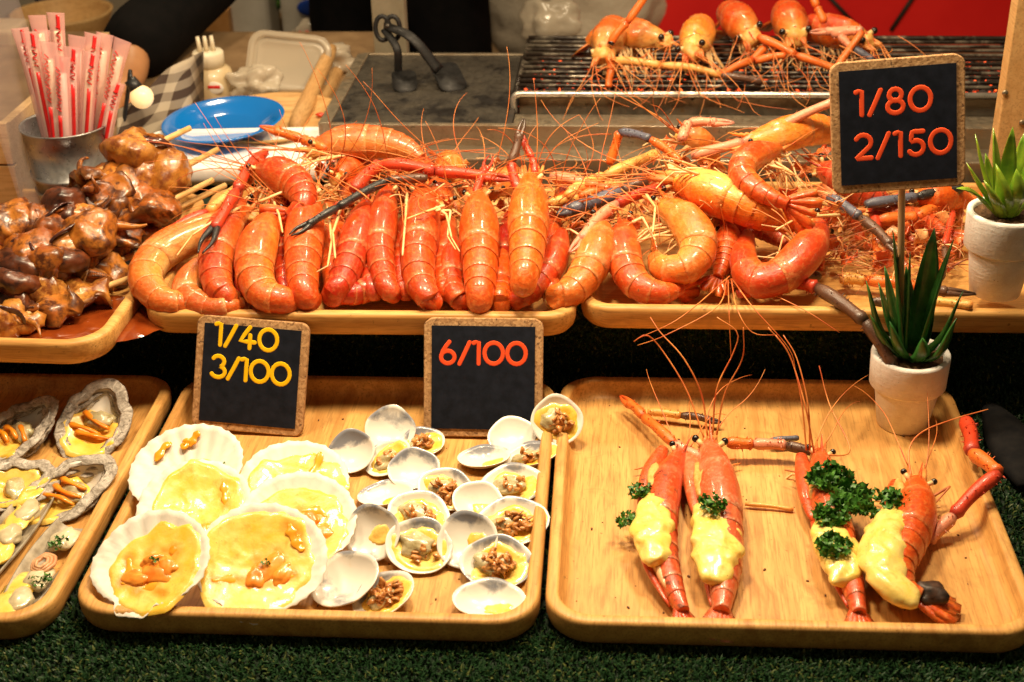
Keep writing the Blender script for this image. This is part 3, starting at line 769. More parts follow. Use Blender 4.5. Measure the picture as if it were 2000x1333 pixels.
# ---------------------------------------------------------------- prawns on the middle upper tray
CAMD = V((0, -.80, .60))       # a direction that faces the front of the stall and up
def S3(*pts): return [P(a, b, z) for a, b, z in pts]
U = CAMD
def FR(*pts):                   # tail bent under at the front rim
    q = S3(*pts); d_ = (q[-1]-q[-2]).normalized(); e_ = q[-1]-d_*1.0; return q[:-2]+[q[-2].lerp(q[-3], .12), e_+V((0, .2, .25)), e_+d_*.65+V((0, 1.5, -.3)), e_+d_*.3+V((0, 3.0, -.2))]
# lower layer first
prawn('red prawn lying crosswise under the row, seen between two others at mid tray', FR((790, 560, 9.6), (740, 560, 9.5), (690, 575, 9.3), (650, 590, 9.2)), 1.15, up=U, mat=M_redsh, ros=0, legs=0, ant=0, eyes=False, fan=0)
prawn('small orange prawn tucked low between the wide red prawn and the tapering one', FR((885, 470, 10.6), (882, 530, 10.0), (885, 570, 9.5), (905, 608, 9.2)), 1.3, up=U, ros=0, legs=0, ant=0, eyes=False, fan=0)
prawn('dark red prawn hidden deep under the upright prawn right of centre', FR((985, 490, 10.6), (980, 540, 10), (978, 580, 9.5), (975, 612, 9.2)), 1.2, up=U, mat=M_redsh, ros=0, legs=0, ant=0, eyes=False, fan=0)
prawn('red prawn squeezed behind the topmost upright prawn, tail to the left', FR((1098, 455, 11.4), (1080, 515, 10.6), (1045, 565, 9.9), (1000, 602, 9.3)), 1.3, up=U, ros=0, legs=2, ant=1, eyes=False, fan=0)
prawn('small curled prawn at the tray front between the two leftmost large prawns', FR((450, 505, 10.2), (392, 530, 10.0), (368, 575, 9.6), (415, 604, 9.3), (470, 606, 9.2)), 1.35, C=P(455, 570, 9.4)+V((0, 1.2, -1)), ros=0, legs=0, ant=0, eyes=False, mat=M_pale, fan=0)
# hidden second layer that fills the gaps of the row
FL = [(475, 'under the two leftmost prawns'), (560, 'behind the big curled orange prawn'), (655, 'between the straight red prawn and the left leaning one'), (728, 'behind the slender spotted prawn'), (790, 'left of the wide red prawn'),
      (870, 'right of the wide red prawn'), (990, 'left of the topmost upright prawn'), (1075, 'right of the topmost upright prawn')]
for i, (x, w) in enumerate(FL):
    prawn('shaded prawn low in the pile ' + w, FR((x+8, 420, 10.8), (x, 470, 10.4), (x-4, 520, 10.0), (x-2, 560, 9.7), (x, 590, 9.3)), 1.25, up=U, mat=[M_redsh, M_shell][i % 2], ros=1.5, legs=2, ant=2, eyes=False, fan=0, seed=200+i, antL=(4, 8))
# front row
prawn('large pale prawn curled at the left end of the row', FR((492, 418, 12.2), (400, 455, 11.6), (318, 495, 11.0), (288, 545, 10.3), (320, 592, 9.6), (372, 606, 9.2)), 1.74, C=P(420, 560, 9.5)+V((0, 1.5, -1.0)), mat=M_pale, ros=3.2, legs=4, ant=3, antdir=(-.2, -.3, .7), legdir=(.6, -.6, -.2), floor=9.5, fan=0)
prawn('slim orange prawn standing third from the left end of the row', FR((478, 400, 12.8), (438, 455, 12.0), (424, 515, 11.2), (428, 565, 10.3), (448, 602, 9.6)), 1.73, up=U+V((-.5, 0, 0)), ros=3.2, legs=2, ant=3, seed=4, fan=0)
prawn('big orange prawn curled toward the right with its tail at the tray rim', FR((535, 425, 12.8), (508, 480, 12.0), (500, 535, 11.1), (520, 580, 10.3), (570, 602, 9.7)), 1.84, C=P(600, 510, 9)+V((0, 1.5, -.5)), ros=3, legs=2, ant=4, seed=5, fan=0)
prawn('straight red prawn with pointed head above the left price board', FR((605, 382, 13.4), (597, 440, 12.6), (592, 505, 11.6), (592, 560, 10.6), (600, 604, 9.7)), 1.83, up=U, ros=3.3, legs=3, ant=4, mat=M_redsh, seed=6, tint=.7, fan=0)
prawn('orange prawn leaning left beside the straight red one', FR((715, 402, 12.8), (700, 455, 12.0), (682, 515, 11.0), (662, 562, 10.2), (640, 594, 9.6)), 1.60, up=U+V((.2, 0, 0)), ros=3, legs=2, ant=3, mat=M_redsh, seed=7, fan=0)
prawn('slender orange prawn with a dark spot at the middle of the row', FR((758, 372, 13.2), (748, 425, 12.5), (742, 490, 11.4), (750, 545, 10.4), (765, 592, 9.6)), 1.47, up=U, ros=2.8, legs=2, ant=3, seed=8, fan=0)
prawn('wide red prawn with broad tail right of the slender spotted one', FR((826, 372, 13.2), (824, 430, 12.5), (816, 505, 11.4), (822, 560, 10.4), (842, 606, 9.6)), 1.80, up=U, ros=3, legs=4, ant=4, mat=M_redsh, seed=9, tint=.6, fan=0)
prawn('prawn tapering to a pointed tail behind the board reading 6/100', FR((935, 385, 13.4), (936, 440, 12.7), (938, 510, 11.6), (938, 565, 10.5), (935, 610, 9.6)), 1.83, up=U, ros=3, legs=3, ant=4, mat=M_redsh, seed=10, tint=.9, fan=0)
prawn('topmost upright prawn with long rostrum and raised claws right of centre', FR((1036, 352, 15.0), (1033, 410, 14.3), (1030, 475, 13.3), (1026, 530, 12.2), (1020, 578, 11.2)), 1.83, up=U, ros=4.6, legs=3, ant=6, antdir=(0, .1, 1), seed=11, tint=.95, antL=(4, 9), curve=.08, fan=0)
prawn('pale prawn lying diagonally at the right end of the row', FR((1172, 438, 12.0), (1165, 490, 11.4), (1138, 545, 10.4), (1105, 578, 9.8), (1070, 598, 9.4)), 1.71, up=U+V((.5, .2, 0)), mat=M_pale, ros=3, legs=3, ant=4, seed=12, fan=0)
# behind and on top
prawn('prawn on top of the pile at upper left with head turned left', S3((508, 332, 15.2), (548, 345, 15.2), (582, 368, 14.8), (590, 402, 14.0), (560, 425, 13.2)), 1.7, C=P(525, 400, 13)+V((0, 1.2, -1)), ros=3.0, legs=5, ant=4, legdir=(-.5, -.5, -.4), antdir=(-1, -.2, .2), seed=13, curve=.35)
prawn('prawn lying on its back across the top of the pile near the griddle', S3((615, 290, 15.2), (680, 282, 15.4), (745, 283, 15.4), (795, 295, 15.0), (825, 315, 14.4)), 1.75, up=(0, .5, 1), mat=M_pale, ros=3, legs=8, legdir=(-1, -.55, .25), ant=4, antdir=(-1, -.3, .1), legL=6, seed=14)
for i, (a, b, lab, z) in enumerate(((660, 345, 'prawn head poking out of the pile between the two topmost prawns', 13.6), (700, 398, 'half hidden prawn in the second layer above the left leaning one', 12.2), (770, 340, 'back row prawn under the red claw arm', 13.0),
                                  (868, 398, 'prawn face with dark eyes looking out above the wide red one', 12.8), (965, 372, 'back row prawn behind the pointed tail one', 12.8), (560, 410, 'prawn face peering out above the big curled orange one', 12.6),
                                  (1095, 400, 'back row prawn between the topmost one and the right end', 12.2), (890, 340, 'rearmost prawn near the steel ledge at mid pile', 12.8))):
    h = P(a, b, z); x = (-1)**i*1.6
    prawn(lab, [h, h+V((x*.5, 2.6, -.4)), h+V((x, 5.2, -1.4)), h+V((x*1.2, 7.5, -2.8))], 1.45, up=(0, -.15, 1), ros=2.6, legs=6, ant=6, antdir=(x*.4, -.4, .5), seed=30+i, mat=[M_shell, M_pale, M_redsh][i % 3], floor=9.6, antL=(7, 15), eyer=.22)
# claws on the middle pile
CG = 'long claws across the middle prawn pile'
claw('red orange claw arm at far left with a black pincer hanging over the pale prawn', [P(518, 298, 15.2), P(462, 372, 14.6), P(418, 448, 13.6)], .55, ['red', 'red', 'black'], 3.4, CG, .22)
claw('spiny red arm lying along the left edge of the prawn pile', [P(490, 352, 14.0), P(405, 415, 13.0), P(318, 462, 12.2)], .5, ['yellow', 'red'], 0, CG)
claw('black claw crossing the top of the pile left of centre', [P(835, 348, 15.0), P(760, 352, 15.0), P(660, 405, 14.4), P(600, 440, 13.9)], .42, ['dark', 'black', 'black'], 1.8, CG)
claw('long red claw arm lying flat over the middle of the pile', [P(690, 372, 14.6), P(742, 322, 15.2), P(850, 335, 15.2), P(950, 345, 14.6)], .62, ['red', 'red', 'red'], 2.4, CG, .12)
claw('orange spiny claw reaching up left toward the blue plate', [P(640, 292, 15.4), P(590, 272, 15.8), P(535, 255, 16.4)], .52, ['orange', 'orange'], 1.4, CG, .1)
claw('raised red claw standing up beside the topmost prawn', [P(1012, 372, 15.2), P(998, 320, 16.6), P(1015, 262, 18.6)], .45, ['red', 'dark'], 1.4, CG, .15)
claw('second raised red claw right behind the topmost prawn', [P(1045, 345, 15.4), P(1040, 310, 16.5), P(1022, 275, 17.6)], .36, ['red'], 1.2, CG, .2)
claw('short red claw sticking up behind the pointed tail prawn', [P(928, 378, 14.0), P(948, 330, 15.0)], .34, ['red'], 1.8, CG, .3)
claw('yellow arm stretched flat right of the topmost prawn', [P(1075, 345, 14.2), P(1140, 358, 14.0), P(1190, 372, 13.6)], .55, ['pink', 'orange'], 0, CG)
claw('blue grey claw lying between the two upper trays', [P(1262, 355, 13.8), P(1215, 375, 13.4), P(1108, 412, 12.6)], .72, ['dark', 'blue'], 1.0, CG, .1)
claw('yellow spiny arm pointing right above the blue grey claw', [P(1105, 385, 13.4), P(1180, 345, 14.0), P(1285, 300, 14.6)], .56, ['yellow', 'yellow'], 0, CG)
claw('orange arm bent down over the pale diagonal prawn', [P(1305, 368, 13.6), P(1205, 398, 13.4), P(1135, 470, 12.2)], .56, ['red', 'pink'], 1.8, CG, .12)
claw('orange arm below the yellow spiny one', [P(1070, 400, 12.8), P(1130, 385, 13.2), P(1215, 368, 13.6)], .5, ['yellow', 'orange'], 0, CG)
claw('orange and blue claw bent like a gallows over the right pile', [P(1190, 322, 14.2), P(1210, 258, 17.0), P(1270, 272, 17.2), P(1330, 318, 15.6)], .45, ['orange', 'blue', 'orange'], 0, CG)

# ---------------------------------------------------------------- prawns on the right upper tray
prawn('orange prawn curled at the front left corner of the right tray', S3((1222, 440, 11.8), (1220, 500, 11.0), (1240, 550, 10.2), (1285, 572, 9.7), (1335, 562, 9.5)), 1.62, C=P(1310, 480, 9.5)+V((0, 1.5, -1)), ros=3, legs=3, ant=4, seed=41)
prawn('yellow bellied prawn curled around with its tail tucked under', S3((1292, 402, 13.4), (1335, 432, 13.0), (1362, 480, 12.0), (1340, 522, 11.1), (1298, 524, 10.7), (1278, 500, 10.6)), 1.75, C=P(1300, 475, 11.2)+V((0, .6, -.6)), mat=M_pale, ros=2.6, legs=8, legdir=(-.8, -.5, .1), ant=3, seed=42, legL=4.2)
prawn('largest prawn lying sideways with a long saw toothed rostrum pointing left', S3((1320, 352, 15.0), (1380, 368, 15.0), (1440, 392, 14.6), (1500, 418, 13.8), (1560, 440, 12.8)), 2.0, up=(.1, -.25, -1), ros=5.0, legs=5, legdir=(-1, -.3, .25), ant=6, antdir=(-1, -.1, .0), seed=43, antL=(12, 22), lat=.95, curve=-.25, tint=.9)
prawn('reddish prawn tail draped over the largest prawn', S3((1520, 292, 16.6), (1465, 312, 16.8), (1452, 345, 16.4), (1490, 378, 15.8), (1545, 402, 15.2)), 1.35, C=P(1530, 345, 15)+V((0, 1, -1)), ros=0, legs=5, legdir=(.8, -.4, -.3), ant=2, eyes=False, seed=44, fan=.5, fanL=2.0)
prawn('prawn curled into a hook near the middle of the right tray', S3((1600, 438, 12.4), (1578, 485, 12.0), (1530, 535, 11.0), (1480, 548, 10.5), (1455, 510, 10.8), (1462, 455, 11.4)), 1.7, C=P(1520, 470, 10.5)+V((0, 1, -.6)), ros=2.6, legs=7, legdir=(-.7, -.4, .7), ant=3, seed=45, fan=.35, fanL=1.9)
prawn('yellowish prawn head lying at the back by the tall price board', S3((1462, 282, 16.4), (1520, 270, 16.6), (1575, 258, 16.4), (1630, 262, 15.6), (1680, 290, 14.5)), 1.7, up=(0, .2, 1), mat=M_pale, ros=3, legs=7, legdir=(.3, -.8, -.5), ant=6, antdir=(-1, -.2, .1), seed=46, legL=4.4)
prawn('ragged prawn head standing up behind the largest prawn', S3((1335, 262, 16.2), (1355, 272, 15.6), (1380, 292, 14.4), (1400, 315, 13.0)), 1.25, up=(.3, .2, 1), mat=M_pale, ros=2, legs=6, ant=4, seed=47)
prawn('small prawn wedged between the tucked tail one and the hooked one', S3((1425, 440, 11.8), (1420, 480, 11.0), (1412, 515, 10.2), (1400, 545, 9.6)), 1.2, up=U, ros=0, legs=3, ant=2, eyes=False, seed=48)
prawn('dark red prawn at the back right under the tall price board', S3((1600, 330, 13.6), (1650, 350, 13.2), (1700, 380, 12.4), (1740, 400, 11.6)), 1.6, up=U, mat=M_charred, ros=2, legs=6, ant=4, seed=49)
prawn('charred prawn body on the floor behind the aloe leaves', S3((1700, 420, 11.0), (1760, 425, 10.6), (1820, 440, 10.0), (1850, 460, 9.6)), 1.4, up=U, mat=M_charred, ros=2, legs=6, ant=4, seed=50)
prawn('prawn lying at the back of the right tray near the agave', S3((1790, 395, 11.6), (1830, 385, 11.8), (1870, 390, 11.0), (1900, 400, 10.4)), 1.5, up=U, mat=M_redsh, ros=2, legs=5, ant=5, seed=52)
prawn('buried prawn under the largest prawn in the right tray', S3((1400, 430, 11.8), (1450, 430, 11.4), (1500, 450, 10.6), (1540, 480, 10)), 1.4, up=U, mat=M_charred, ros=2, legs=6, ant=5, seed=51)
CH = 'loose claws strewn over the right tray'
claw('pink arm pointing up right toward the tall price board', [P(1350, 305, 15.6), P(1450, 278, 16.6), P(1505, 258, 17.2), P(1640, 195, 19.6)], .52, ['pink', 'pink', 'pink'], 0, CH, spiky=False)
claw('bent pink claw on top of the ragged head', [P(1330, 275, 17.0), P(1345, 240, 18.0), P(1400, 240, 18.0)], .48, ['pink', 'pink'], 1.5, CH, .15)
claw('dark claw slanting down from behind the hooked prawn', [P(1618, 385, 12.6), P(1680, 425, 12.0), P(1740, 480, 11.0)], .5, ['blue', 'dark'], 1.6, CH, .1)
claw('red orange arm lying behind the sign stick', [P(1715, 430, 11.0), P(1790, 425, 11.0), P(1850, 395, 11.4)], .6, ['orange', 'orange'], 0, CH)
claw('orange arm on the tray floor left of the aloe', [P(1640, 545, 9.2), P(1690, 548, 9.2), P(1790, 562, 9.2)], .55, ['yellow', 'orange'], 0, CH)
claw('dark claw tip on the tray rim right of the aloe', [P(1790, 565, 9.9), P(1850, 570, 9.8)], .5, ['dark'], 2.2, CH, .08)
claw('yellow brown arm lying along the front rim under the aloe', [P(1700, 590, 9.6), P(1800, 588, 9.6), P(1900, 598, 9.7)], .42, ['dark', 'yellow'], 0, CH)
claw('upright red claw segment behind the sign stick', [P(1705, 400, 11.6), P(1712, 450, 10.6), P(1715, 520, 9.4)], .5, ['red', 'orange', 'red'], 0, CH)
claw('thin reddish arm beside the right pot', [P(1862, 415, 11.0), P(1845, 480, 10.2), P(1838, 545, 9.2)], .34, ['red', 'dark'], 0, CH)
claw('black claw at the back under the tall price board', [P(1690, 400, 12.4), P(1790, 385, 12.4), P(1880, 368, 12.6)], .5, ['blue', 'black'], 0, CH)
claw('long brown claw hanging over the tray rim into the aloe pot', [P(1540, 548, 10.0), P(1595, 562, 10.2), P(1690, 628, 9.6), Q(1742, 715, 95.3)], .62, ['red', 'dark', 'dark'], 1.4, CH, .06)
claw('red arm under the hooked prawn pointing right', [P(1440, 575, 9.3), P(1530, 555, 9.6), P(1600, 540, 9.4)], .5, ['red', 'dark'], 0, CH)
# loose whiskers and scraps nobody could count
def scraps(boxes, seed, mats):
    rg = random.Random(seed); gs = []
    for (x0, y0, x1, y1, z0, z1, n, L) in boxes:
        for i in range(n):
            o = P(rg.uniform(x0, x1), rg.uniform(y0, y1), rg.uniform(z0, z1)); d = V((rg.uniform(-1, 1), rg.uniform(-.6, .6), rg.uniform(-.25, .35)))
            gs.append(whip(o, d, rg.uniform(.5, 1)*L, rg.uniform(.035, .075), rg, .35, 1.3, 9, floor=8.4))
    return joing(*gs)
tag(obj('loose_prawn_whiskers', scraps([(560, 290, 1000, 420, 12.5, 15.5, 50, 6), (1060, 330, 1300, 440, 11, 14, 40, 7), (1180, 250, 1640, 420, 13, 17, 55, 7), (600, 330, 1160, 430, 11, 13, 60, 5)], 8, None), M_anten),
    'tangle of loose orange whiskers over the prawn piles', 'whiskers', kind='stuff')
tag(obj('brown_whisker_scraps', scraps([(1560, 380, 1880, 540, 8.6, 11.5, 150, 6), (1080, 380, 1300, 450, 10, 12, 40, 5), (1400, 500, 1520, 570, 8.6, 10, 40, 4)], 28, None), M_scrap),
    'brown and red feelers and leg bits strewn over the right tray', 'feeler scraps', kind='stuff')
tag(obj('loose_leg_scraps', scraps([(580, 300, 1000, 410, 12, 15, 40, 3), (1290, 300, 1640, 430, 12, 16, 40, 3.5), (1560, 400, 1860, 530, 9, 11, 70, 3), (1100, 350, 1300, 430, 11, 13, 24, 3.5)], 18, None), M_leg),
    'pale broken prawn legs scattered in the piles', 'leg scraps', kind='stuff')
def shards(boxes, seed):
    rg = random.Random(seed); gs = []
    for (x0, y0, x1, y1, z0, z1, n, sz) in boxes:
        for i in range(n):
            c = P(rg.uniform(x0, x1), rg.uniform(y0, y1), rg.uniform(z0, z1)); M3 = rot3(rg.uniform(0, 360), rg.uniform(0, 360), rg.uniform(0, 360)); w = sz*rg.uniform(.5, 1.1)
            g = slab_piece(c, w*2, w*1.3, w*.16, seed+i, M3); tn = rg.random(); dd = rg.uniform(.1, 1)
            gs.append((g[0], g[1], None, [(dd, tn, rg.random()*.2)]*len(g[0])))
    return joing(*gs)
tag(obj('broken_shell_scraps', shards([(590, 300, 1010, 430, 10, 12.8, 70, .9), (1080, 350, 1300, 450, 10, 12, 36, .9), (1290, 280, 1640, 440, 11, 14.5, 60, .9), (1560, 390, 1870, 520, 8.6, 10.8, 110, .9), (1400, 500, 1560, 560, 8.5, 9.4, 30, .7)], 5), M_charred),
    'broken orange brown shell pieces filling the prawn piles', 'shell scraps', kind='stuff')
def hangers(spec, seed):
    rg = random.Random(seed); gs = []
    for pts in spec: gs.append(tube(spline([V(q) for q in pts], 22), lambda t: .06*(1-.5*t), 5))
    return gs
# long whiskers drooping over the right tray front
for i, pts in enumerate((((1420, 530, 9.6), (1400, 600, 9.8)), )): pass
HW = [[P(1425, 540, 10.2), P(1330, 620, 9.9), Q(1250, 660, 96.5)], [P(1420, 545, 10.2), P(1400, 600, 9.9), Q(1300, 655, 96.8), Q(1245, 675, 97.5)], [P(1422, 548, 10.2), P(1424, 610, 9.9), Q(1428, 700, 97.5)],
      [P(1430, 545, 10.2), P(1470, 600, 9.9), Q(1540, 680, 97), Q(1555, 730, 97.5)], [P(1428, 545, 10.2), P(1440, 605, 9.9), Q(1470, 650, 97), Q(1520, 655, 97.5)], [P(1440, 545, 10.0), P(1560, 600, 9.6), Q(1640, 650, 97.6)]]
HL = ['drooping farthest left', 'hooking back at its left tip', 'hanging straight down', 'reaching down to the lower tray', 'bending right just below the rim', 'running farthest right along the rim']
for i, g in enumerate(hangers(HW, 3)):
    tag(obj('loose_whisker', g, M_anten, base=HW[i][0]), 'thin orange whisker over the right tray rim, ' + HL[i], 'whisker', 'whiskers hanging over the right tray rim')

# ---------------------------------------------------------------- prawns on the grate
GG = 'prawns grilling on the wire grate'
for i, (a, b, rr, dx, lab, mt, up) in enumerate(((1178, 95, 2.3, 1.5, 'leftmost grilling prawn with pale legs and rostrum hanging down', M_pale, (-.5, 0, 1)), (1295, 72, 1.9, 3.0, 'grilling prawn lying on its side second from the left', M_pale, (.2, 0, 1)),
        (1352, 92, 2.2, 1.5, 'pale round prawn head third from the left on the grate', M_pale, (-.35, 0, 1)), (1465, 62, 2.2, -2.0, 'glossy orange prawn head at the middle of the grate', M_shell, (-.6, 0, 1)),
        (1553, 62, 2.3, -.5, 'grilling prawn with both black eyes facing the front', M_shell, (-.1, 0, 1)), (1690, 72, 2.1, -3.5, 'rightmost grilling prawn facing right with tangled whiskers', M_shell, (-.3, 0, 1)))):
    y0 = yG0+8.0-(3 if i in (0, 2) else 0)
    h = Q(a, b+6, y0); h.z = max(h.z, zG+rr*.8)
    ty = V((dx*.35, 2.8, .2)); 
    if i == 5: ty = V((-2.2, 1.6, .1))
    if i == 1: ty = V((-2.4, 1.2, 0))
    prawn(lab, [h, h+ty, h+ty*2+V((0, .3, -.2)), h+ty*2.8+V((0, .5, -.9)), h+ty*3.3+V((0, .4, -1.8))], rr*.9, up=up, mat=mt, ros=2.6, legs=16, legdir=(.15, -.8, -.5), ant=6, antdir=(.1, -.8, -.3), seed=60+i, group=GG, floor=zG+.3, legL=4.0, eyer=.36, curve=-.35, droop=.8, antL=(7, 14), facek=1.25, pf=.9, rough=.11)
def qG(px, py, dy): return Q(px, py, yG0+dy)
claw('orange claw raised against the red panel above the leftmost grilling prawn', [qG(1190, 88, 4.5), qG(1225, 45, 5), qG(1275, -25, 6)], .46, ['orange', 'orange'], 0, GG, spiky=False)
claw('orange claw dangling through the grate at left', [qG(1190, 110, 3.6), qG(1195, 135, 3.0), qG(1188, 172, 2.0)], .46, ['orange', 'orange'], 0, GG, spiky=False)
claw('long yellow orange claw lying across the front of the grate', [qG(1200, 118, 3.4), qG(1290, 128, 2.8), qG(1408, 148, 2.2), qG(1490, 160, 2.0)], .46, ['yellow', 'yellow', 'dark'], 0, GG)
claw('orange arm bent in a V under the middle grilling prawn', [qG(1495, 92, 5), qG(1470, 118, 4), qG(1408, 148, 2.3)], .46, ['orange', 'orange'], 0, GG, spiky=False)
claw('long orange arm running right below the front facing prawn', [qG(1480, 72, 5), qG(1555, 108, 3.4), qG(1632, 135, 2.4), qG(1685, 62, 4.6)], .46, ['orange', 'orange', 'orange'], 0, GG, spiky=False)
claw('pink claw stretched between the two right grilling prawns', [qG(1625, 68, 6), qG(1685, 60, 5), qG(1610, 62, 6.5)], .5, ['pink', 'pink'], 1.5, GG)
claw('orange claw pointing up out of the picture on the grate', [qG(1610, 45, 7), qG(1596, 15, 8), qG(1578, -20, 9)], .46, ['orange', 'orange'], 0, GG, spiky=False)
claw('short orange claw piece in front of the middle grilling prawn', [qG(1475, 120, 3.4), qG(1535, 108, 3.6)], .42, ['orange'], 0, GG, spiky=False)
claw('greyish claw tip between the right grilling prawns', [qG(1640, 70, 5), qG(1665, 95, 4), qG(1705, 118, 3.2)], .42, ['pink', 'blue'], 0, GG)
tag(obj('grate_whiskers', (lambda rg: joing(*[whip(qG(rg.uniform(1160, 1760), rg.uniform(60, 150), rg.uniform(2, 6)), V((rg.uniform(-1, 1), rg.uniform(-1, -.2), rg.uniform(-.3, .3))), rg.uniform(4, 9), .05, rg, .9, 1.4, 10) for i in range(46)]))(random.Random(77)), M_anten),
    'loose whiskers dangling over the wire grate', 'whiskers', kind='stuff')

def own(s): return [o for o in bpy.data.objects if o.get('label', '').startswith(s)][0]
for lab, pts in (('straight red prawn', [(640, 405, 13.6), (648, 470, 13.0), (640, 520, 12.4), (618, 532, 12.0)]), ('straight red prawn', [(665, 410, 13.6), (650, 455, 13.3), (655, 505, 12.8)]), ('prawn tapering', [(852, 405, 14.0), (872, 420, 14.2), (882, 465, 13.2), (898, 492, 12.8)]), ('prawn tapering', [(846, 412, 14.0), (880, 412, 14.2), (874, 462, 13.2), (890, 488, 12.8)]),
                 ('wide red prawn', [(868, 402, 14.0), (830, 415, 14.4), (795, 428, 14.0)]), ('wide red prawn', [(795, 378, 13.8), (792, 425, 13.8), (786, 500, 12.6)]), ('big orange prawn', [(528, 378, 14.0), (545, 420, 13.8), (552, 455, 13.2)]), ('large pale prawn', [(470, 405, 13.6), (420, 430, 13.8), (375, 460, 13.4), (345, 500, 12.8)]),
                 ('slim orange prawn', [(505, 395, 14.2), (560, 372, 14.8), (590, 380, 14.6)]), ('yellow bellied', [(1262, 380, 14.6), (1280, 405, 14.6), (1275, 455, 13.6)]), ('yellow bellied', [(1235, 435, 13.8), (1255, 425, 14.0), (1280, 470, 13.0)]), ('prawn curled into a hook', [(1640, 420, 13.6), (1560, 425, 14.2), (1515, 450, 13.4)])):
    obj('leg', jleg([P(*q) for q in pts], .15), M_leg, own(lab))

# ================================================================ SHELLFISH ON THE LOWER TRAYS
def cheese_mat(name, a, b, sc, rough, bump, bs, coat=0, sss=0, bdist=.1):
    t = NT(name); p = t.pos(); n = t.noise(p, sc, 4, .6, .4); m2 = t.noise(p, 1.1, 5, .65, .6); m3 = t.noise(p, 4.5, 2)
    c = t.mix(t.ramp(n, [(.35, 0.0), (.65, 1.0)]), a, b); at = t.n('ShaderNodeAttribute'); at.attribute_name = 'pc'; sp = t.n('ShaderNodeSeparateColor'); t.l(at.outputs['Color'], sp.inputs[0])
    c = t.mix(t.ramp(sp.outputs[0], [(.15, 0.0), (.75, .9)]), c, (.80, .25, .012)); c = t.mix(t.ramp(m2, [(.53, 0.0), (.70, .65)]), c, (.78, .34, .035)); c = t.mix(t.ramp(m3, [(.73, 0.0), (.76, .8)]), c, (.25, .06, .015))
    t.set(col=c, rough=rough, coat=coat, sss=sss); t.b.inputs['Subsurface Radius'].default_value = (.5, .3, .1); t.b.inputs['Subsurface Scale'].default_value = .004
    t.bump(t.noise(p, bs, 5, .6), bump, bdist); return t.m
M_cheese = cheese_mat('melted_cheese', (.87, .53, .05), (.90, .67, .18), .55, .30, .35, 2.2, coat=.3, sss=.12, bdist=.08)
M_cheese2 = cheese_mat('pale_cheese_sauce', (.88, .62, .12), (.90, .70, .22), .9, .28, .4, 1.8, coat=.35, sss=.12, bdist=.12)
M_sauce = mottled('orange_chilli_sauce', (.80, .28, .012), (.86, .42, .03), .9, .22, .2, 2, coat=.5)
M_meat = mottled('orange_scallop_meat', (.82, .20, .015), (.88, .38, .05), .8, .28, .25, 2, coat=.4, sss=.15)
M_scal = mottled('white_scallop_shell', (.72, .66, .57), (.80, .75, .68), .5, .5, .15, 5, bdist=.03)
M_shal = mottled('fried_shallot', (.40, .13, .025), (.68, .32, .085), 1.6, .38, .3, 4, coat=.2)
M_pars = mottled('curly_parsley', (.020, .095, .010), (.080, .24, .022), 1.8, .45)
M_carrot = mottled('carrot_sliver', (.86, .22, .008), (.90, .32, .015), .8, .32, .15, 3, coat=.3)
M_olive = mottled('oyster_flesh', (.34, .27, .12), (.62, .54, .32), 1.2, .25, .4, 2.5, coat=.5, bdist=.1)
M_oyin = mottled('oyster_nacre', (.74, .70, .66), (.88, .85, .80), .45, .25, .15, 2, coat=.3)
M_clamin = mottled('clam_shell_inside', (.74, .70, .65), (.84, .81, .77), .6, .3, .05, 3, coat=.2)
def clam_edge_mat():
    t = NT('clam_shell_inside_grey_edge'); p = t.pos(); a = t.n('ShaderNodeAttribute'); a.attribute_name = 'pc'; sp = t.n('ShaderNodeSeparateColor'); t.l(a.outputs['Color'], sp.inputs[0])
    n = t.noise(p, .9, 4, .6, .5); f = t.math('ADD', sp.outputs[0], t.math('MULTIPLY', t.math('SUBTRACT', n, .5), 1.1))
    c = t.mix(t.ramp(f, [(.42, 0.0), (.72, .95)]), (.80, .76, .69), (.20, .21, .25)); c = t.mix(t.ramp(n, [(.62, 0.0), (.78, .45)]), c, (.70, .55, .35))
    t.set(col=c, rough=.3, coat=.25); return t.m
M_clamgrey = clam_edge_mat()
def clam_out_mat():
    t = NT('clam_shell_outside'); p = t.pos(); n = t.noise(p, 1.2, 5, .6, .8)
    c = t.mix(t.ramp(n, [(.35, 0.0), (.65, 1.0)]), (.62, .52, .38), (.36, .30, .24)); t.set(col=c, rough=.5); t.bump(t.noise(p, 5, 3), .3, .04); return t.m
M_clamout = clam_out_mat()
def oyster_mat():
    t = NT('oyster_shell_rock'); p = t.pos((1, 1, 2.2)); n = t.noise(p, 1.1, 6, .7, 1.2); m2 = t.noise(p, 3.2, 5, .7, .6)
    c = t.ramp(n, [(.30, (.10, .085, .07)), (.44, (.36, .31, .26)), (.58, (.64, .58, .51)), (.78, (.78, .73, .66))])
    c = t.mix(t.ramp(m2, [(.58, 0.0), (.68, .85)]), c, (.07, .06, .05)); t.set(col=c, rough=.8); t.bump(t.noise(p, 2.6, 6, .7, 1.0), .95, .16); return t.m
M_oyster = oyster_mat()

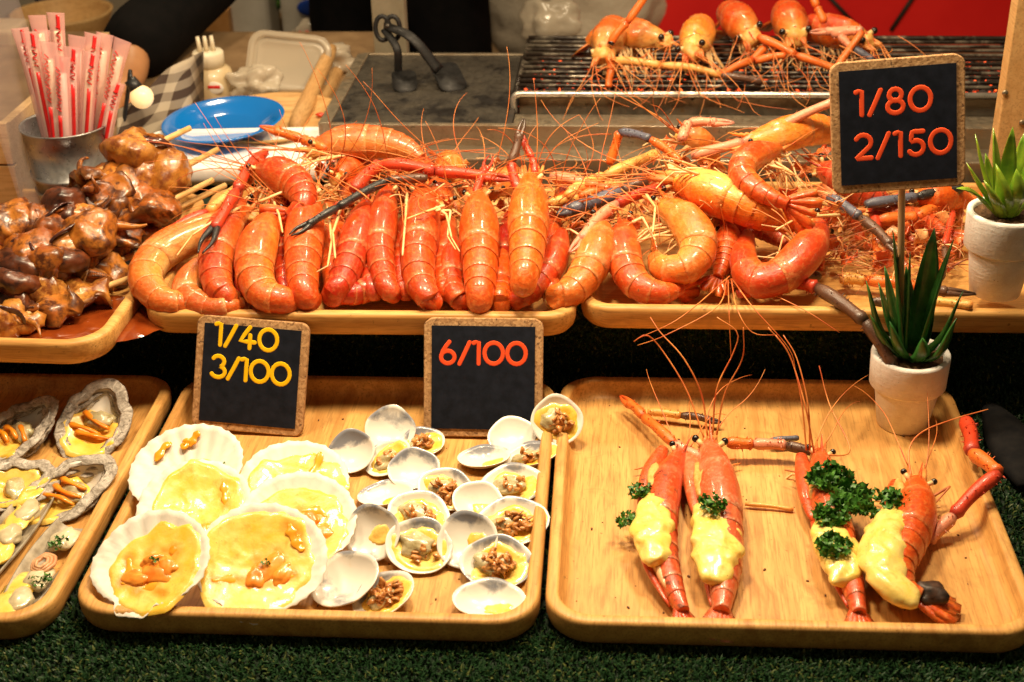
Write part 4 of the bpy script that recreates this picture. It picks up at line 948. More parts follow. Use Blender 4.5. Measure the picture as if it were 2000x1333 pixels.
def dish(outline, depth, th, M, nr=9, na=48, rib=None, power=2.0, edge_noise=0, seed=0):
    """open shell: inner bowl, rolled edge, outer bowl. local x,y across, z = opening direction, rim at z=0"""
    vs, fs, mi, vc = [], [], [], []
    def ringv(r, zoff, inner):
        for k in range(na):
            a = 2*math.pi*k/na; ro = outline(a)*r; x, y = ro*math.cos(a), ro*math.sin(a)
            z = depth*(r**power-1)+zoff
            if rib: z += rib(x, y, r)
            z += edge_noise*r*r*nz(x*.9+seed, y*.9, seed*1.3)
            vs.append(M @ V((x, y, z)))
            vc.append((max(0, r*.62-.22+.85*nz(x*.42+seed*1.7, y*.42, 2)+.34*max(0, y)/max(.1, outline(math.pi/2))), 0, 0))
    rs = [i/nr for i in range(1, nr+1)]
    vs.append(M @ V((0, 0, -depth))); vc.append((0, 0, 0))
    for r in rs: ringv(r, 0, True)
    nI = nr
    for k in range(na): fs.append((0, 1+k, 1+(k+1) % na)); mi.append(0)
    for i in range(nr-1):
        for k in range(na):
            a, b = 1+i*na+k, 1+i*na+(k+1) % na; fs.append((a, a+na, b+na, b)); mi.append(0)
    base = 1+(nr-1)*na
    rs2 = [1.012]+[i/5 for i in range(5, 0, -1)]
    for j, r in enumerate(rs2): ringv(r, -th*(.45 if j == 0 else 1), False)
    o0 = 1+nr*na
    for j in range(len(rs2)):
        s0 = base if j == 0 else o0+(j-1)*na; s1 = o0+j*na
        for k in range(na):
            a, b = s0+k, s0+(k+1) % na; c, d = s1+k, s1+(k+1) % na; fs.append((a, c, d, b)); mi.append(0 if j == 0 else 1)
    vs.append(M @ V((0, 0, -depth-th))); vc.append((0, 0, 0)); last = len(vs)-1; s0 = o0+(len(rs2)-1)*na
    for k in range(na): fs.append((s0+k, last, s0+(k+1) % na)); mi.append(1)
    return vs, fs, mi, vc
def puddle(M, rx, ry, th, zfun, seed, wob=.25, nr=6, na=34, skirt=.06, cx=0, cy=0, lump=.0):
    """irregular rounded pool of sauce or cheese lying on zfun(x,y)"""
    vs, fs = [], []
    def pt(r, a):
        w = 1+wob*(nz(math.cos(a)*1.3+seed, math.sin(a)*1.3, seed*.7)+.5*nz(math.cos(a)*3.1+seed, math.sin(a)*3.1, seed))
        x, y = cx+rx*r*w*math.cos(a), cy+ry*r*w*math.sin(a)
        z = zfun(x, y)+th*math.sqrt(max(0, 1-r**3))-(skirt if r > .99 else 0)+lump*nz(x*1.4+seed, y*1.4, seed)*(1-r**4)
        return M @ V((x, y, z))
    vs.append(pt(0, 0))
    for i in range(1, nr+1):
        r = (i/nr)**.8
        for k in range(na): vs.append(pt(r, 2*math.pi*k/na))
    for k in range(na): fs.append((0, 1+k, 1+(k+1) % na))
    for i in range(nr-1):
        for k in range(na):
            a, b = 1+i*na+k, 1+i*na+(k+1) % na; fs.append((a, a+na, b+na, b))
    return vs, fs
def tilt_M(c, toward=0, side=0, rot=0):
    """frame whose z opens upward, tilted toward the customer side by `toward`, then spun by rot"""
    return Matrix.Translation(c) @ Matrix.Rotation(R(side), 4, 'Y') @ Matrix.Rotation(R(toward), 4, 'X') @ Matrix.Rotation(R(rot), 4, 'Z')
def parsley(c, rad, n, seed, flat=.5):
    rg = random.Random(seed); gs = []; c = V(c)
    for i in range(n):
        d = V((rg.gauss(0, 1), rg.gauss(0, 1), abs(rg.gauss(0, 1))*flat)); d = d.normalized()*rad*rg.random()**.5
        d.z = abs(d.z)*flat
        o = c+d; M = rot3(rg.uniform(-70, 70), rg.uniform(-70, 70), rg.uniform(0, 360)); w = rad*rg.uniform(.20, .34)*(1 if rad > .5 else 1.5)
        pts = []; m_ = 11
        for k in range(m_):
            a = 2*math.pi*k/m_; q = w*(1 if k % 2 else .55); pts.append(o+M @ V((q*math.cos(a), q*math.sin(a), .28*w*math.sin(3*a+i))))
        vs = [o-V((0, 0, .15*w))]+pts; gs.append((vs, [(0, 1+k, 1+(k+1) % m_) for k in range(m_)]))
    return joing(*gs)
def shreds(c, rx, ry, n, seed, M, L=1.3, w=.13, h=.5):
    rg = random.Random(seed); gs = []
    for i in range(n):
        a = rg.random()*6.28; q = rg.random()**.5; o = V((c[0]+rx*q*math.cos(a), c[1]+ry*q*math.sin(a), c[2]+h*rg.random()*(1-q*.6)))
        pts = [o]; d = V((rg.uniform(-1, 1), rg.uniform(-1, 1), rg.uniform(-.4, .5))).normalized()
        for k in range(5):
            d = (d+V((rg.uniform(-.8, .8), rg.uniform(-.8, .8), rg.uniform(-.5, .5)))).normalized(); pts.append(pts[-1]+d*L*rg.uniform(.5, 1)/5)
        gs.append(tube(spline([M @ p for p in pts], 8), lambda t: w*(.5+1.0*math.sin(math.pi*min(1, t+.08)))*.7, 5, flat=.35))
    return joing(*gs)
# ---------------------------------------------------------------- scallops
def scallop(px, py, z, w, toward, side, rot, label, seed, cheese, meat, sauce, pars=None):
    toward += 4; s = w/2; z = ZL+s*math.sin(R(toward))*.96+.45+(z-1.8)*.45+abs(side)*.05; c = P(px, py-2, z); M = tilt_M(c, toward, side, rot); rg = random.Random(seed)
    t = thing('scallop', label, 'scallop', (c.x, c.y, ZL), 'grilled scallops on the half shell')
    def outl(a):
        d = abs((a+math.pi/2+math.pi) % (2*math.pi)-math.pi)
        if d < .26: q = .99/math.cos(d)
        elif d < .42: q = 1.02+(.84-1.02)*(d-.26)/.16
        elif d < 1.35: q = .84+.16*((d-.42)/.93)**.9
        else: q = 1.0
        return s*q*(1+.012*math.cos(a*36))*(1+.03*nz(math.cos(a)*1.5, math.sin(a)*1.5, seed))
    def rib(x, y, r): 
        b = math.atan2(x, y+s*1.05); return .075*s*.22*math.cos(b*40)*min(1, r*1.3)
    dep = s*.20
    obj('shell', dish(outl, dep, .14, M, 10, 108, rib), [M_scal, M_scal], t)
    zf = lambda x, y: dep*(min(1.3, (x*x+y*y)/(s*s))-1)+.02
    cx, cy, rx, ry = cheese
    rx, ry = min(rx*1.2, .92), min(ry*1.2, .90); cx, cy = cx*.6, cy*.6
    g = puddle(M, rx*s, ry*s, .26, zf, seed, .20, 14, 64, .10, cx*s, cy*s, .10)
    Mi = M.inverted(); vc = []
    for v in g[0]:
        q = Mi @ V(v); k = 0
        for mx, my, mr in meat: k = max(k, 1-math.hypot(q.x/s-mx, q.y/s-my)/(mr*1.9))
        for a, b, c_, d_ in sauce:
            ab = V((c_-a, d_-b, 0)); ap = V((q.x/s-a, q.y/s-b, 0)); tt = max(0, min(1, ap.dot(ab)/max(1e-4, ab.dot(ab)))); k = max(k, 1-(ap-ab*tt).length/.20)
        vc.append((max(0, min(.8, k*.85-.12+.4*nz(q.x*.9+seed, q.y*.9, seed)+.15*nz(q.x*3, q.y*3, seed))), 0, 0))
    obj('cheese', (g[0], g[1], None, vc), M_cheese, t)
    for i, (mx, my, mr) in enumerate(meat):
        obj('scallop_meat', xf(blob((mx*s, my*s, zf(mx*s, my*s)+.24), (mr*s*1.05, mr*s*.66, .30), .22, 1.2, seed+i, 4, rot3(0, 0, rg.uniform(0, 180))), M), M_meat, t)
    for i, (a, b, c_, d_) in enumerate(sauce):
        pts = spline([(a*s, b*s, 0), ((a+c_)*s/2+rg.uniform(-.12, .12)*s, (b+d_)*s/2+rg.uniform(-.12, .12)*s, 0), (c_*s, d_*s, 0)], 16)
        pts = [M @ V((p.x, p.y, zf(p.x, p.y)+.20)) for p in pts]
        obj('sauce_streak', tube(pts, lambda t: .10+.36*math.sin(math.pi*t)**.7*(.7+.3*math.sin(11*t+seed)), 10, flat=.22, up=M.to_3x3() @ V((0, 0, 1))), M_sauce, t)
    for i, (a, b) in enumerate(pars or []): obj('parsley_leaf', parsley(M @ V((a*s, b*s, zf(a*s, b*s)+.62)), .38, 9, seed+i, .6), M_pars, t)
    return t
scallop(362, 918, 4.4, 8.3, 16, -4, 12, 'rear left scallop with orange sauce dabs on bare shell', 11, (.30, -.42, .48, .42), [(.22, -.1, .26)], [(-.55, .35, -.25, .68), (.05, .55, .25, .80), (-.1, .62, .02, .72)], [(.62, -.1)])
scallop(378, 990, 3.8, 7.9, 16, 2, 4, 'second scallop on the left, covered edge to edge in yellow cheese', 12, (0, -.02, .86, .80), [(.2, -.62, .22), (-.25, -.6, .2)], [(.45, .55, .55, .05), (-.3, -.5, .5, -.35)], [(-.62, -.42)])
scallop(572, 948, 2.0, 8.1, 14, 4, -4, 'rear right scallop with a streak of orange sauce at its edge', 13, (.08, -.12, .80, .74), [(.25, .15, .24), (-.15, .1, .2)], [(.30, .80, .22, .15), (.2, .1, .6, -.2)])
scallop(580, 1018, 2.6, 8.2, 16, 4, -10, 'right scallop behind the front one with ribbed pale rim', 14, (.05, -.18, .80, .70), [(.42, -.1, .26), (.2, .15, .2)], [(-.1, .25, .45, .25), (.5, .15, .45, -.3)], [(-.1, .0)])
scallop(292, 1100, 3.2, 8.0, 18, -6, -8, 'front left scallop with orange meat and a parsley leaf', 15, (.12, -.16, .72, .78), [(.12, -.15, .32), (-.18, -.28, .26), (.3, .0, .24), (-.02, .1, .2)], [(-.45, .1, -.4, -.4), (.1, .3, .4, .25), (-.1, -.5, .4, -.5)], [(.02, .08)])
scallop(506, 1098, 2.5, 8.9, 20, 3, -4, 'large front scallop with yellow cheese and central parsley', 16, (-.08, .0, .74, .84), [(.18, -.02, .30), (.0, -.22, .22), (.38, -.1, .2)], [(-.62, -.40, .05, -.12), (-.05, .02, .55, -.12), (.28, .70, .45, .48), (.45, .55, .6, .3), (.2, .25, .38, .05)], [(.10, .02)])
# ---------------------------------------------------------------- clams
def valve(name, px, py, z, w, ratio, toward, side, rot, mat_in, t, seed, dep=.30):
    w *= 1.12
    z = max(z, ZL+.5*w*ratio*math.sin(R(abs(toward)))+.5*w*math.sin(R(abs(side)))*.8+.2, ZL+w*dep*.6+.15)
    c = P(px, py, z); M = tilt_M(c, toward, side, rot); s = w/2
    def outl(a):
        d = abs((a-math.pi/2+math.pi) % (2*math.pi)-math.pi)       # umbo at local +y
        ex, ey = math.cos(a), math.sin(a)
        q = 1/math.sqrt(ex*ex+(ey/ratio)**2)
        return s*q*(1+.10*math.exp(-(d/.45)**2)-.03*math.exp(-((d-.8)/.3)**2))*(1+.02*nz(ex*2, ey*2, seed))
    g = dish(outl, w*dep*.6, .13, M, 8, 40, None, 2.3, .03, seed)
    return obj(name, g, [mat_in, M_clamout], t), M, s, w*dep*.6
def clam(label, va, vb, seed, grey=False, shal=14, ch=True, flesh=True):
    """two open valves: va empty, vb holding the meat. each = (px,py,z,w,ratio,toward,side,rot)"""
    c = P(vb[0], vb[1], ZL) if vb else P(va[0], va[1], ZL)
    t = thing('clam', label, 'clam', c, 'baked clams on the tray')
    if va:
        v0, M0, s0, d0 = valve('empty_valve', *va, M_clamgrey, t, seed)
        if seed in (4, 9, 11, 13, 12, 6): obj('cheese_smear', puddle(M0, .42*s0, .36*s0*va[4], .12, lambda x, y: d0*(min(1.2, (x*x+(y/va[4])**2)/(s0*s0))**1.15-1), seed, .35, 5, 30, .06, .25*s0, -.1*s0, .08), M_cheese, t)
    if vb:
        v, M, s, dp = valve('filled_valve', *vb, M_clamgrey, t, seed+3)
        rt = vb[4]; zf = lambda x, y: dp*(min(1.2, (x*x+(y/rt)**2)/(s*s))**1.15-1)
        if flesh: obj('clam_meat', xf(blob((-.1*s, .05*s, -dp*.45), (.52*s, .42*s*rt, dp*.55), .3, 1.5, seed, 3), M), M_olive, t)
        if ch: obj('cheese', puddle(M, .86*s, .80*s*rt, .26, zf, seed, .24, 6, 34, .1, .05*s, -.04*s, .16), M_cheese, t)
        if shal: obj('fried_shallot', shreds((.08*s, 0, -dp*.4), .42*s, .34*s*rt, shal*3, seed, M, .95, .26, .60), M_shal, t)
    return t
clam('clam with a round white valve nearest the rear right scallop', (685, 882, 2.0, 3.3, .92, 38, -6, 10), (757, 893, 1.6, 3.4, .80, 20, -12, 40), 1, False, 3)
clam('clam with the tallest standing white valve left of the 6/100 board', (762, 838, 2.3, 3.5, .92, 40, 6, 0), (825, 862, 1.6, 3.2, .78, 16, 10, 30), 2, False, 9)
clam('clam with a notched white valve in the middle of the heap', (808, 915, 2.1, 3.5, .85, 28, 6, 20), (872, 955, 1.6, 3.9, .80, 22, 8, -14), 3, True, 16)
clam('pale clam valve lying low and tilted left of the heap', (752, 962, 1.6, 3.7, .75, 0, -8, 4), None, 4, True)
clam('large clam with grey edge holding meat in the heap centre', None, (818, 1003, 1.8, 4.1, .85, 18, 6, -20), 5, True, 10)
clam('clam with grey rimmed empty valve beside an olive filled one', (726, 1042, 2.0, 3.5, 1.0, 42, -4, 20), (818, 1066, 2.0, 4.2, .88, 26, 4, -16), 6, True, 4)
clam('front clam with a big plain white valve and browned shallots', (672, 1130, 1.8, 4.3, .86, 18, -14, 16), (748, 1160, 1.5, 3.9, .82, 12, -12, 34), 7, False, 20)
clam('clam next to the board corner with its filled valve leaning on the tray rim', (1000, 850, 1.9, 3.4, .86, 26, 0, 14), (1088, 822, 3.0, 3.6, .95, 48, 10, 10), 8, False, 8)
clam('flat open clam with bright yellow cheese below the board', (945, 890, 1.3, 3.6, .72, 0, -4, 6), (1036, 886, 1.6, 3.9, .70, 2, -10, 8), 9, False, 5)
clam('clam with yellow cheese in a deep grey shell near the right rim', None, (1000, 945, 1.7, 4.3, .80, 14, -4, 6), 10, True, 4)
clam('clam with a white and blue valve and a heap of shallots by the right rim', (935, 980, 1.8, 3.5, .84, 24, 6, -20), (1000, 1018, 1.7, 4.7, .80, 16, 0, 12), 11, True, 18)
clam('clam with a round white valve touching a shallot topped one near the front', (912, 1055, 1.9, 3.8, .95, 34, -6, 20), (970, 1098, 1.9, 4.5, .80, 22, 0, -4), 12, False, 20)
clam('nearest clam, a shallow white shell with blue grey stain', (955, 1168, 1.4, 4.3, .72, 6, 0, -2), None, 13, True)
# ---------------------------------------------------------------- oysters
def oyster(label, px, py, z, w, ratio, toward, side, rot, seed, meat=True, carrots=(), ch=(.0, -.1, .7, .6), par=None):
    c = P(px, py, z); M = tilt_M(c, toward, side, rot); s = w/2; rg = random.Random(seed)
    t = thing('oyster', label, 'oyster', (c.x, c.y, ZL), 'oysters on the half shell')
    def outl(a):
        ex, ey = math.cos(a), math.sin(a); q = 1/math.sqrt((ex/ratio)**2+ey**2)
        d = abs((a-math.pi/2+math.pi) % (2*math.pi)-math.pi); q *= 1+.20*math.exp(-(d/.38)**2)
        return s*q*(1+.07*nz(ex*1.6+seed, ey*1.6, seed)+.045*nz(ex*5+seed, ey*5, seed))
    dep = s*.42
    g = dish(outl, dep, .30, M, 9, 72, None, 2.4, .30, seed)
    # frilly rock layers outside
    obj('shell', g, [M_oyin, M_oyster], t)
    for j in range(4):
        zz = -dep*.27*j-.05; pts = []
        for k in range(72):
            a = 2*math.pi*k/72; ex, ey = math.cos(a), math.sin(a)
            ro = outl(a)*(1.0-.07*j+.12*nz(ex*2.6+j*3, ey*2.6, seed)+.03*nz(ex*7+j*5, ey*7, seed)); pts.append(M @ V((ro*ex, ro*ey, zz+.22*nz(ex*3, ey*3+j, seed))))
        obj('shell_layer', ring(pts, .50, 8, .20, M.to_3x3() @ V((0, 0, 1))), M_oyster, t)
    zf = lambda x, y: dep*(min(1.1, ((x/ratio)**2+y*y)/(s*s))**1.2-1)
    cx, cy, rx, ry = ch
    obj('cheese', puddle(M, rx*s*ratio*1.22, ry*s*1.4, .50, lambda x, y: zf(x, y)+.12, seed, .2, 7, 40, .15, cx*s, cy*s, .15), M_cheese, t)
    if meat: obj('oyster_meat', xf(blob((.05*s, .18*s, -dep*.42), (.36*s, .28*s, .5), .35, 1.6, seed, 3), M), M_olive, t)
    for i, (a, b, c_, d) in enumerate(carrots):
        a, b, c_, d = a*1.25, b*1.1, c_*1.25, d*1.1; q = spline([(a*s, b*s, -dep*.2), ((a+c_)/2*s, (b+d)/2*s+rg.uniform(-.12, .12)*s, -dep*.02), (c_*s, d*s, -dep*.16)], 9)
        obj('carrot_strip', tube([M @ p for p in q], lambda t: (.25+.05*math.sin(t*9+i))*(1-.4*t), 8, flat=.7), M_carrot, t)
    return t
oyster('upright oyster with two carrot strips by the tray rim', 182, 828, 2.3, 6.1, .80, 32, 4, -8, 3, True, [(-.30, .28, .35, -.02), (-.5, -.10, .2, -.2), (-.3, -.25, .45, -.25)], (.02, -.28, .78, .55))
oyster('oyster with a long pointed hinge at the left edge', 26, 845, 2.1, 5.9, .72, 22, -10, -42, 5, True, [(-.1, .25, .4, .02), (-.35, .0, .15, -.05), (-.4, -.2, .05, -.25)], (0, -.3, .7, .5))
oyster('oyster with three carrot strips in front of the upright one', 122, 962, 1.9, 6.4, .68, 22, -6, -52, 7, True, [(-.35, .15, .2, .42), (-.3, -.05, .3, .25), (-.25, -.32, .35, .05)], (-.05, -.30, .80, .60))
oyster('dark sided oyster cut by the left edge of the picture', 12, 948, 2.0, 5.9, .72, 14, 4, -75, 9, True, [(-.2, -.3, .3, -.2)], (0, 0, .8, .75))
# ---------------------------------------------------------------- razor clams
M_razor = mottled('razor_clam_shell', (.20, .165, .12), (.46, .40, .30), .8, .4, .3, 3, stretch=(1, 1, 1))
def razor(label, a, b, w, seed, pieces):
    a, b = V(a), V(b); t = thing('razor_clam', label, 'razor clam', (a+b)/2-V((0, 0, .8)), 'razor clams in the left tray')
    d = (b-a); n = 20; T = d.normalized(); S = T.cross(V((0, 0, 1))).normalized(); U_ = S.cross(T)
    vs, fs = [], []; m_ = 14
    for i in range(n):
        s = i/(n-1); c = a.lerp(b, s); ww = w*(.78+.22*math.sin(math.pi*min(1, s*1.15+.05)))
        ring_ = []
        for th in (0, .12):
            for k in range(m_//2+1):
                ang = math.pi+math.pi*k/(m_//2); q = ww-th
                vs.append(c+S*(math.cos(ang)*q)+U_*(math.sin(ang)*q*.62+.0))
    h = m_//2+1
    for i in range(n-1):
        for k in range(h-1):
            o0, o1 = i*2*h, (i+1)*2*h
            fs.append((o0+k, o0+k+1, o1+k+1, o1+k)); fs.append((o0+h+k+1, o0+h+k, o1+h+k, o1+h+k+1))
        fs.append((i*2*h, (i+1)*2*h, (i+1)*2*h+h, i*2*h+h)); fs.append((i*2*h+h-1, i*2*h+2*h-1, (i+1)*2*h+2*h-1, (i+1)*2*h+h-1))
    obj('shell', (vs, fs), M_razor, t)
    for i, (s, off, kind) in enumerate(pieces):
        c = a.lerp(b, s)+S*off-U_*.25; Mx = basis((0, 0, 0), T, S, U_).to_3x3()
        if kind == 'm': obj('clam_meat', blob(c, (1.3, w*.55, .45), .25, 1.2, seed+i, 3, Mx), M_flesh2, t)
        elif kind == 'c': obj('cheese', blob(c, (1.8, w*.6, .3), .3, 1.2, seed+i, 3, Mx), M_cheese, t)
        elif kind == 'p': obj('parsley_leaf', parsley(c+U_*.35, .75, 26, seed+i, .5), M_pars, t)
        elif kind == 's':
            Mb = basis(c, T, S, U_)
            for q in range(3): obj('fried_shallot_ring', xf(ring([(1.0*(1-.22*q)*math.cos(x/16*6.283)+.1*q, .72*(1-.25*q)*math.sin(x/16*6.283), .35+.12*q+.06*math.sin(x*2.0)) for x in range(16)], .14, 6, 1, (0, 0, 1)), Mb), M_shalp, t)
M_flesh2 = mottled('razor_clam_meat', (.46, .38, .22), (.72, .62, .42), .8, .28, .3, 2, coat=.4)
M_shalp = mottled('pink_fried_shallot', (.60, .27, .13), (.74, .42, .22), 1.2, .4, .2, 3)
razor('long razor clam with shallot rings along the tray rim', P(148, 1015, 1.7), P(18, 1200, 1.7), 1.75, 4, [(.85, .2, 'm'), (.62, -.2, 'm'), (.20, 0, 'm'), (.28, -.1, 'p'), (.50, .0, 's'), (.74, .7, 'c'), (.9, .8, 'c'), (.66, -.5, 'p')])
razor('second razor clam with yellow cheese cut by the left edge', P(78, 960, 1.7), P(-60, 1150, 1.7), 1.6, 8, [(.45, .1, 'm'), (.30, .3, 'c'), (.5, .8, 'c'), (.65, 0, 'c'), (.2, 0, 'm')])

# ---------------------------------------------------------------- cheese prawns
M_pink = shell_mat('pink_prawn_shell', (.74, .14, .035), (.80, .30, .12), (.84, .56, .32), (.86, .55, .32))
HG = 'split prawns topped with cheese'
HX = dict(group=HG, floor=1.0)
def half_prawn(label, spine, r, up, cheese_pts, cr, pars, seed, mat=M_shell, fan=.4, **kw):
    t, fr = prawn(label, spine, r, up=up, mat=mat, seed=seed, group=HG, floor=1.05, fan=fan, **kw)
    s0, s1, off, kr = cheese_pts; rg = random.Random(seed); c = []
    for k in range(30):
        p, T, D, S = at_s(fr, s0+(s1-s0)*k/29); c.append(p+S*(off*r)+D*(r*.42))
    hf = [at_s(fr, .0+.44*k/15) for k in range(16)]
    obj('opened_carapace_half', tube([p+S*r*(.86 if seed != 77 else .7)-D*r*.30 for p, T, D, S in hf], lambda q: r*.50*(math.sin(math.pi*min(1, q*.85+.12))**.5), 12, flat=.75, up=hf[0][2], col=lambda q: (.75, .4, 0)), mat, t)
    obj('head_meat', blob(hf[9][0]+hf[9][3]*r*.55+hf[9][2]*r*.18, (r*.42, r*1.3, r*.35), .35, 1.5, seed, 3), M_face, t)
    ef = [at_s(fr, .44+.50*k/15) for k in range(16)]; er = [r*R_prof(.44+.50*k/15) for k in range(16)]
    obj('cut_shell_edge', tube([p+S*q_*(off*.55+.62)-D*q_*.42 for (p, T, D, S), q_ in zip(ef, er)], lambda q: r*.34*(1-.55*q)*(math.sin(math.pi*min(1, q*.92+.06))**.4), 10, flat=.9, up=ef[0][2], col=lambda q: (.95, .3, 0)), mat, t)
    rs_ = random.Random(seed)
    for k in range(7):
        b0 = at_s(fr, rs_.uniform(.0, .2))[0]+V((rs_.uniform(-1.6, 1.2), rs_.uniform(-.8, .6), 0)); b0.z = 1.0+rs_.random()*1.2
        obj('leg', jleg([b0, b0+V((rs_.uniform(-1.4, 1.4), rs_.uniform(-.8, 1.2), rs_.uniform(-.2, .5))), b0+V((rs_.uniform(-2.4, 2.4), rs_.uniform(-1.2, 1.6), -.1))], .12), [M_leg, M_anten, M_scrap][k % 3], t)
    fl = [at_s(fr, .46+.42*k/15) for k in range(16)]
    obj('split_flesh', tube([p+S*r*(off*.45)+D*r*.08 for p, T, D, S in fl], lambda q: r*.66*(1-.4*q)*(math.sin(math.pi*min(1, q*.9+.05))**.5), 16, flat=.8, up=fl[0][2]), M_flesh, t)
    g = tube(c, lambda q: kr*r*(math.sin(math.pi*min(1, max(0, q*.94+.03)))**.42), 32, flat=.55, up=(0, 0, 1))
    vs = [V(v)+V((nz(v[0]*.9, v[1]*.9, v[2]+seed), nz(v[0]*.9+9, v[1]*.9, v[2]), .4*nz(v[0]*1.2+4, v[1]*1.2, seed)))*.45+V((0, 0, .16*nz(v[0]*2.2, v[1]*2.2, seed)+.07*nz(v[0]*5, v[1]*5, seed))) for v in g[0]]
    obj('cheese', (vs, g[1]), M_cheese2 if seed % 2 else M_cheese, t)
    for i, (p, rad, n) in enumerate(pars): obj('parsley_sprig', parsley(p, rad, n, seed*10+i, .55), M_pars, t)
    return t, fr
half_prawn('cheese prawn at left with bent orange claw and two parsley sprigs', [P(1328, 888, 2.3), P(1300, 945, 2.2), P(1290, 1020, 2.0), P(1296, 1095, 1.9), P(1318, 1160, 1.7), P(1338, 1205, 1.4)], 1.4, (.5, -.15, 1),
    (.38, .78, .70, .98), 0, [(P(1252, 962, 3.0), 1.0, 60), (P(1232, 1018, 2.4), .95, 60)], 71, mat=M_charred, ros=2.6, legs=4, ant=3, antL=(6, 10), antdir=(.0, 1, .5), fan=.22)
half_prawn('straight cheese prawn with long rostrum and tall whiskers', [P(1385, 872, 2.6), P(1398, 935, 2.4), P(1408, 1010, 2.1), P(1415, 1085, 1.8), P(1412, 1150, 1.6), P(1408, 1205, 1.4)], 1.72, (.15, -.1, 1),
    (.40, .88, .40, .98), 0, [(P(1392, 985, 4.0), 1.0, 60)], 73, mat=M_pink, ros=3.4, legs=6, ant=2, antL=(6, 10), antdir=(.1, 1, .5), fan=.2, eyer=.3)
half_prawn('cheese prawn buried under a thick heap of parsley', [P(1600, 888, 2.3), P(1612, 960, 2.2), P(1630, 1030, 2.0), P(1650, 1100, 1.8), P(1668, 1160, 1.6), P(1680, 1208, 1.4)], 1.42, (.2, 0, 1),
    (.48, .86, .45, 1.0), 0, [(P(1622, 935, 3.6), 1.6, 130), (P(1660, 975, 3.4), 1.6, 130), (P(1622, 1010, 3.2), 1.3, 100), (P(1630, 1070, 3.2), 1.25, 90), (P(1690, 1000, 3.0), 1.0, 60)], 75, mat=M_charred, ros=2.4, legs=5, ant=2, antL=(6, 10), antdir=(.2, 1, .4), fan=.22)
half_prawn('curled cheese prawn with charred tail and long red claw', [P(1790, 945, 2.4), P(1785, 1000, 2.4), P(1770, 1055, 2.3), P(1752, 1105, 2.2), P(1765, 1150, 2.0), P(1808, 1172, 1.8)], 1.75, (.2, -.15, 1),
    (.38, .98, .72, .88), 0, [(P(1748, 982, 3.6), 1.25, 80), (P(1722, 968, 3.3), .8, 40)], 77, mat=M_redsh, ros=2.2, legs=5, ant=3, antL=(6, 11), antdir=(.3, 1, .3), fan=.25)
obj('charred_tail', blob(P(1815, 1165, 1.8), (1.1, .9, .8), .35, 1.5, 5, 3), mottled('charred_shell', (.012, .008, .006), (.07, .028, .014), 1.5, .5, .6, 3), [o for o in bpy.data.objects if o.get('label', '').startswith('curled cheese prawn')][0])
def owner(s): return [o for o in bpy.data.objects if o.get('label', '').startswith(s)][0]
claw('', [P(1372, 898, 2.3), P(1318, 868, 2.6), P(1258, 815, 2.2), P(1228, 788, 2.2)], .48, ['pink', 'orange', 'orange'], 1.3, parent=owner('cheese prawn at left'), spread=.15)
claw('', [P(1420, 865, 2.4), P(1470, 868, 2.2), P(1535, 870, 2.2), P(1595, 885, 2.0)], .5, ['orange', 'pink', 'dark'], 0, parent=owner('straight cheese prawn'))
claw('', [P(1812, 1058, 1.3), P(1862, 1008, 2.4), P(1950, 925, 4.2), P(1898, 885, 3.8), P(1885, 820, 3.2)][::-1], .62, ['red', 'orange', 'red', 'pink'], 0, parent=owner('curled cheese prawn'))
claw('yellow brown claw lying behind the left cheese prawn', [P(1265, 805, 1.6), P(1330, 812, 1.6), P(1390, 822, 1.5)], .36, ['yellow', 'dark'], .8, 'loose claws on the cheese prawn tray', .1)
claw('grey claw tip resting above the parsley prawn', [P(1500, 862, 1.6), P(1560, 856, 1.7)], .24, ['blue'], 0, 'loose claws on the cheese prawn tray', spiky=False)
claw('broken straw coloured leg lying between the two pairs of prawns', [P(1455, 985, 1.1), P(1550, 996, 1.0)], .18, ['yellow'], 0, 'loose claws on the cheese prawn tray', spiky=False)
for i, pts in enumerate(([(1375, 855, 3.2), (1340, 760, 6), (1290, 680, 8.5), (1262, 655, 9.6), (1238, 668, 9.2)], [(1392, 850, 3.2), (1400, 760, 6.5), (1432, 690, 9), (1440, 650, 10.5), (1400, 620, 11.5)], [(1400, 850, 3.2), (1415, 770, 6), (1450, 700, 8.5), (1452, 640, 11)],
                         [(1382, 852, 3.2), (1370, 770, 6), (1335, 700, 8.5), (1290, 650, 10), (1270, 620, 10.8)], [(1575, 880, 3), (1565, 780, 6.5), (1545, 700, 9), (1515, 655, 10.5)], [(1582, 880, 3), (1578, 790, 6.5), (1556, 700, 9.2), (1530, 655, 10.5)],
                         [(1590, 885, 3), (1572, 790, 6.5), (1540, 690, 9.2), (1500, 640, 11)], [(1780, 935, 3), (1775, 880, 4), (1800, 845, 4.6), (1860, 820, 4.8), (1930, 800, 5)], [(1605, 890, 2.6), (1660, 880, 2.4), (1620, 790, 4), (1600, 715, 6)])):
    g = tube(spline([P(*q) for q in pts], 24), lambda t: .075*(1-.45*t), 5)
    own = owner('straight cheese prawn') if i < 4 else owner('cheese prawn buried') if i != 7 else owner('curled cheese prawn')
    obj('antenna', g, M_anten, own)

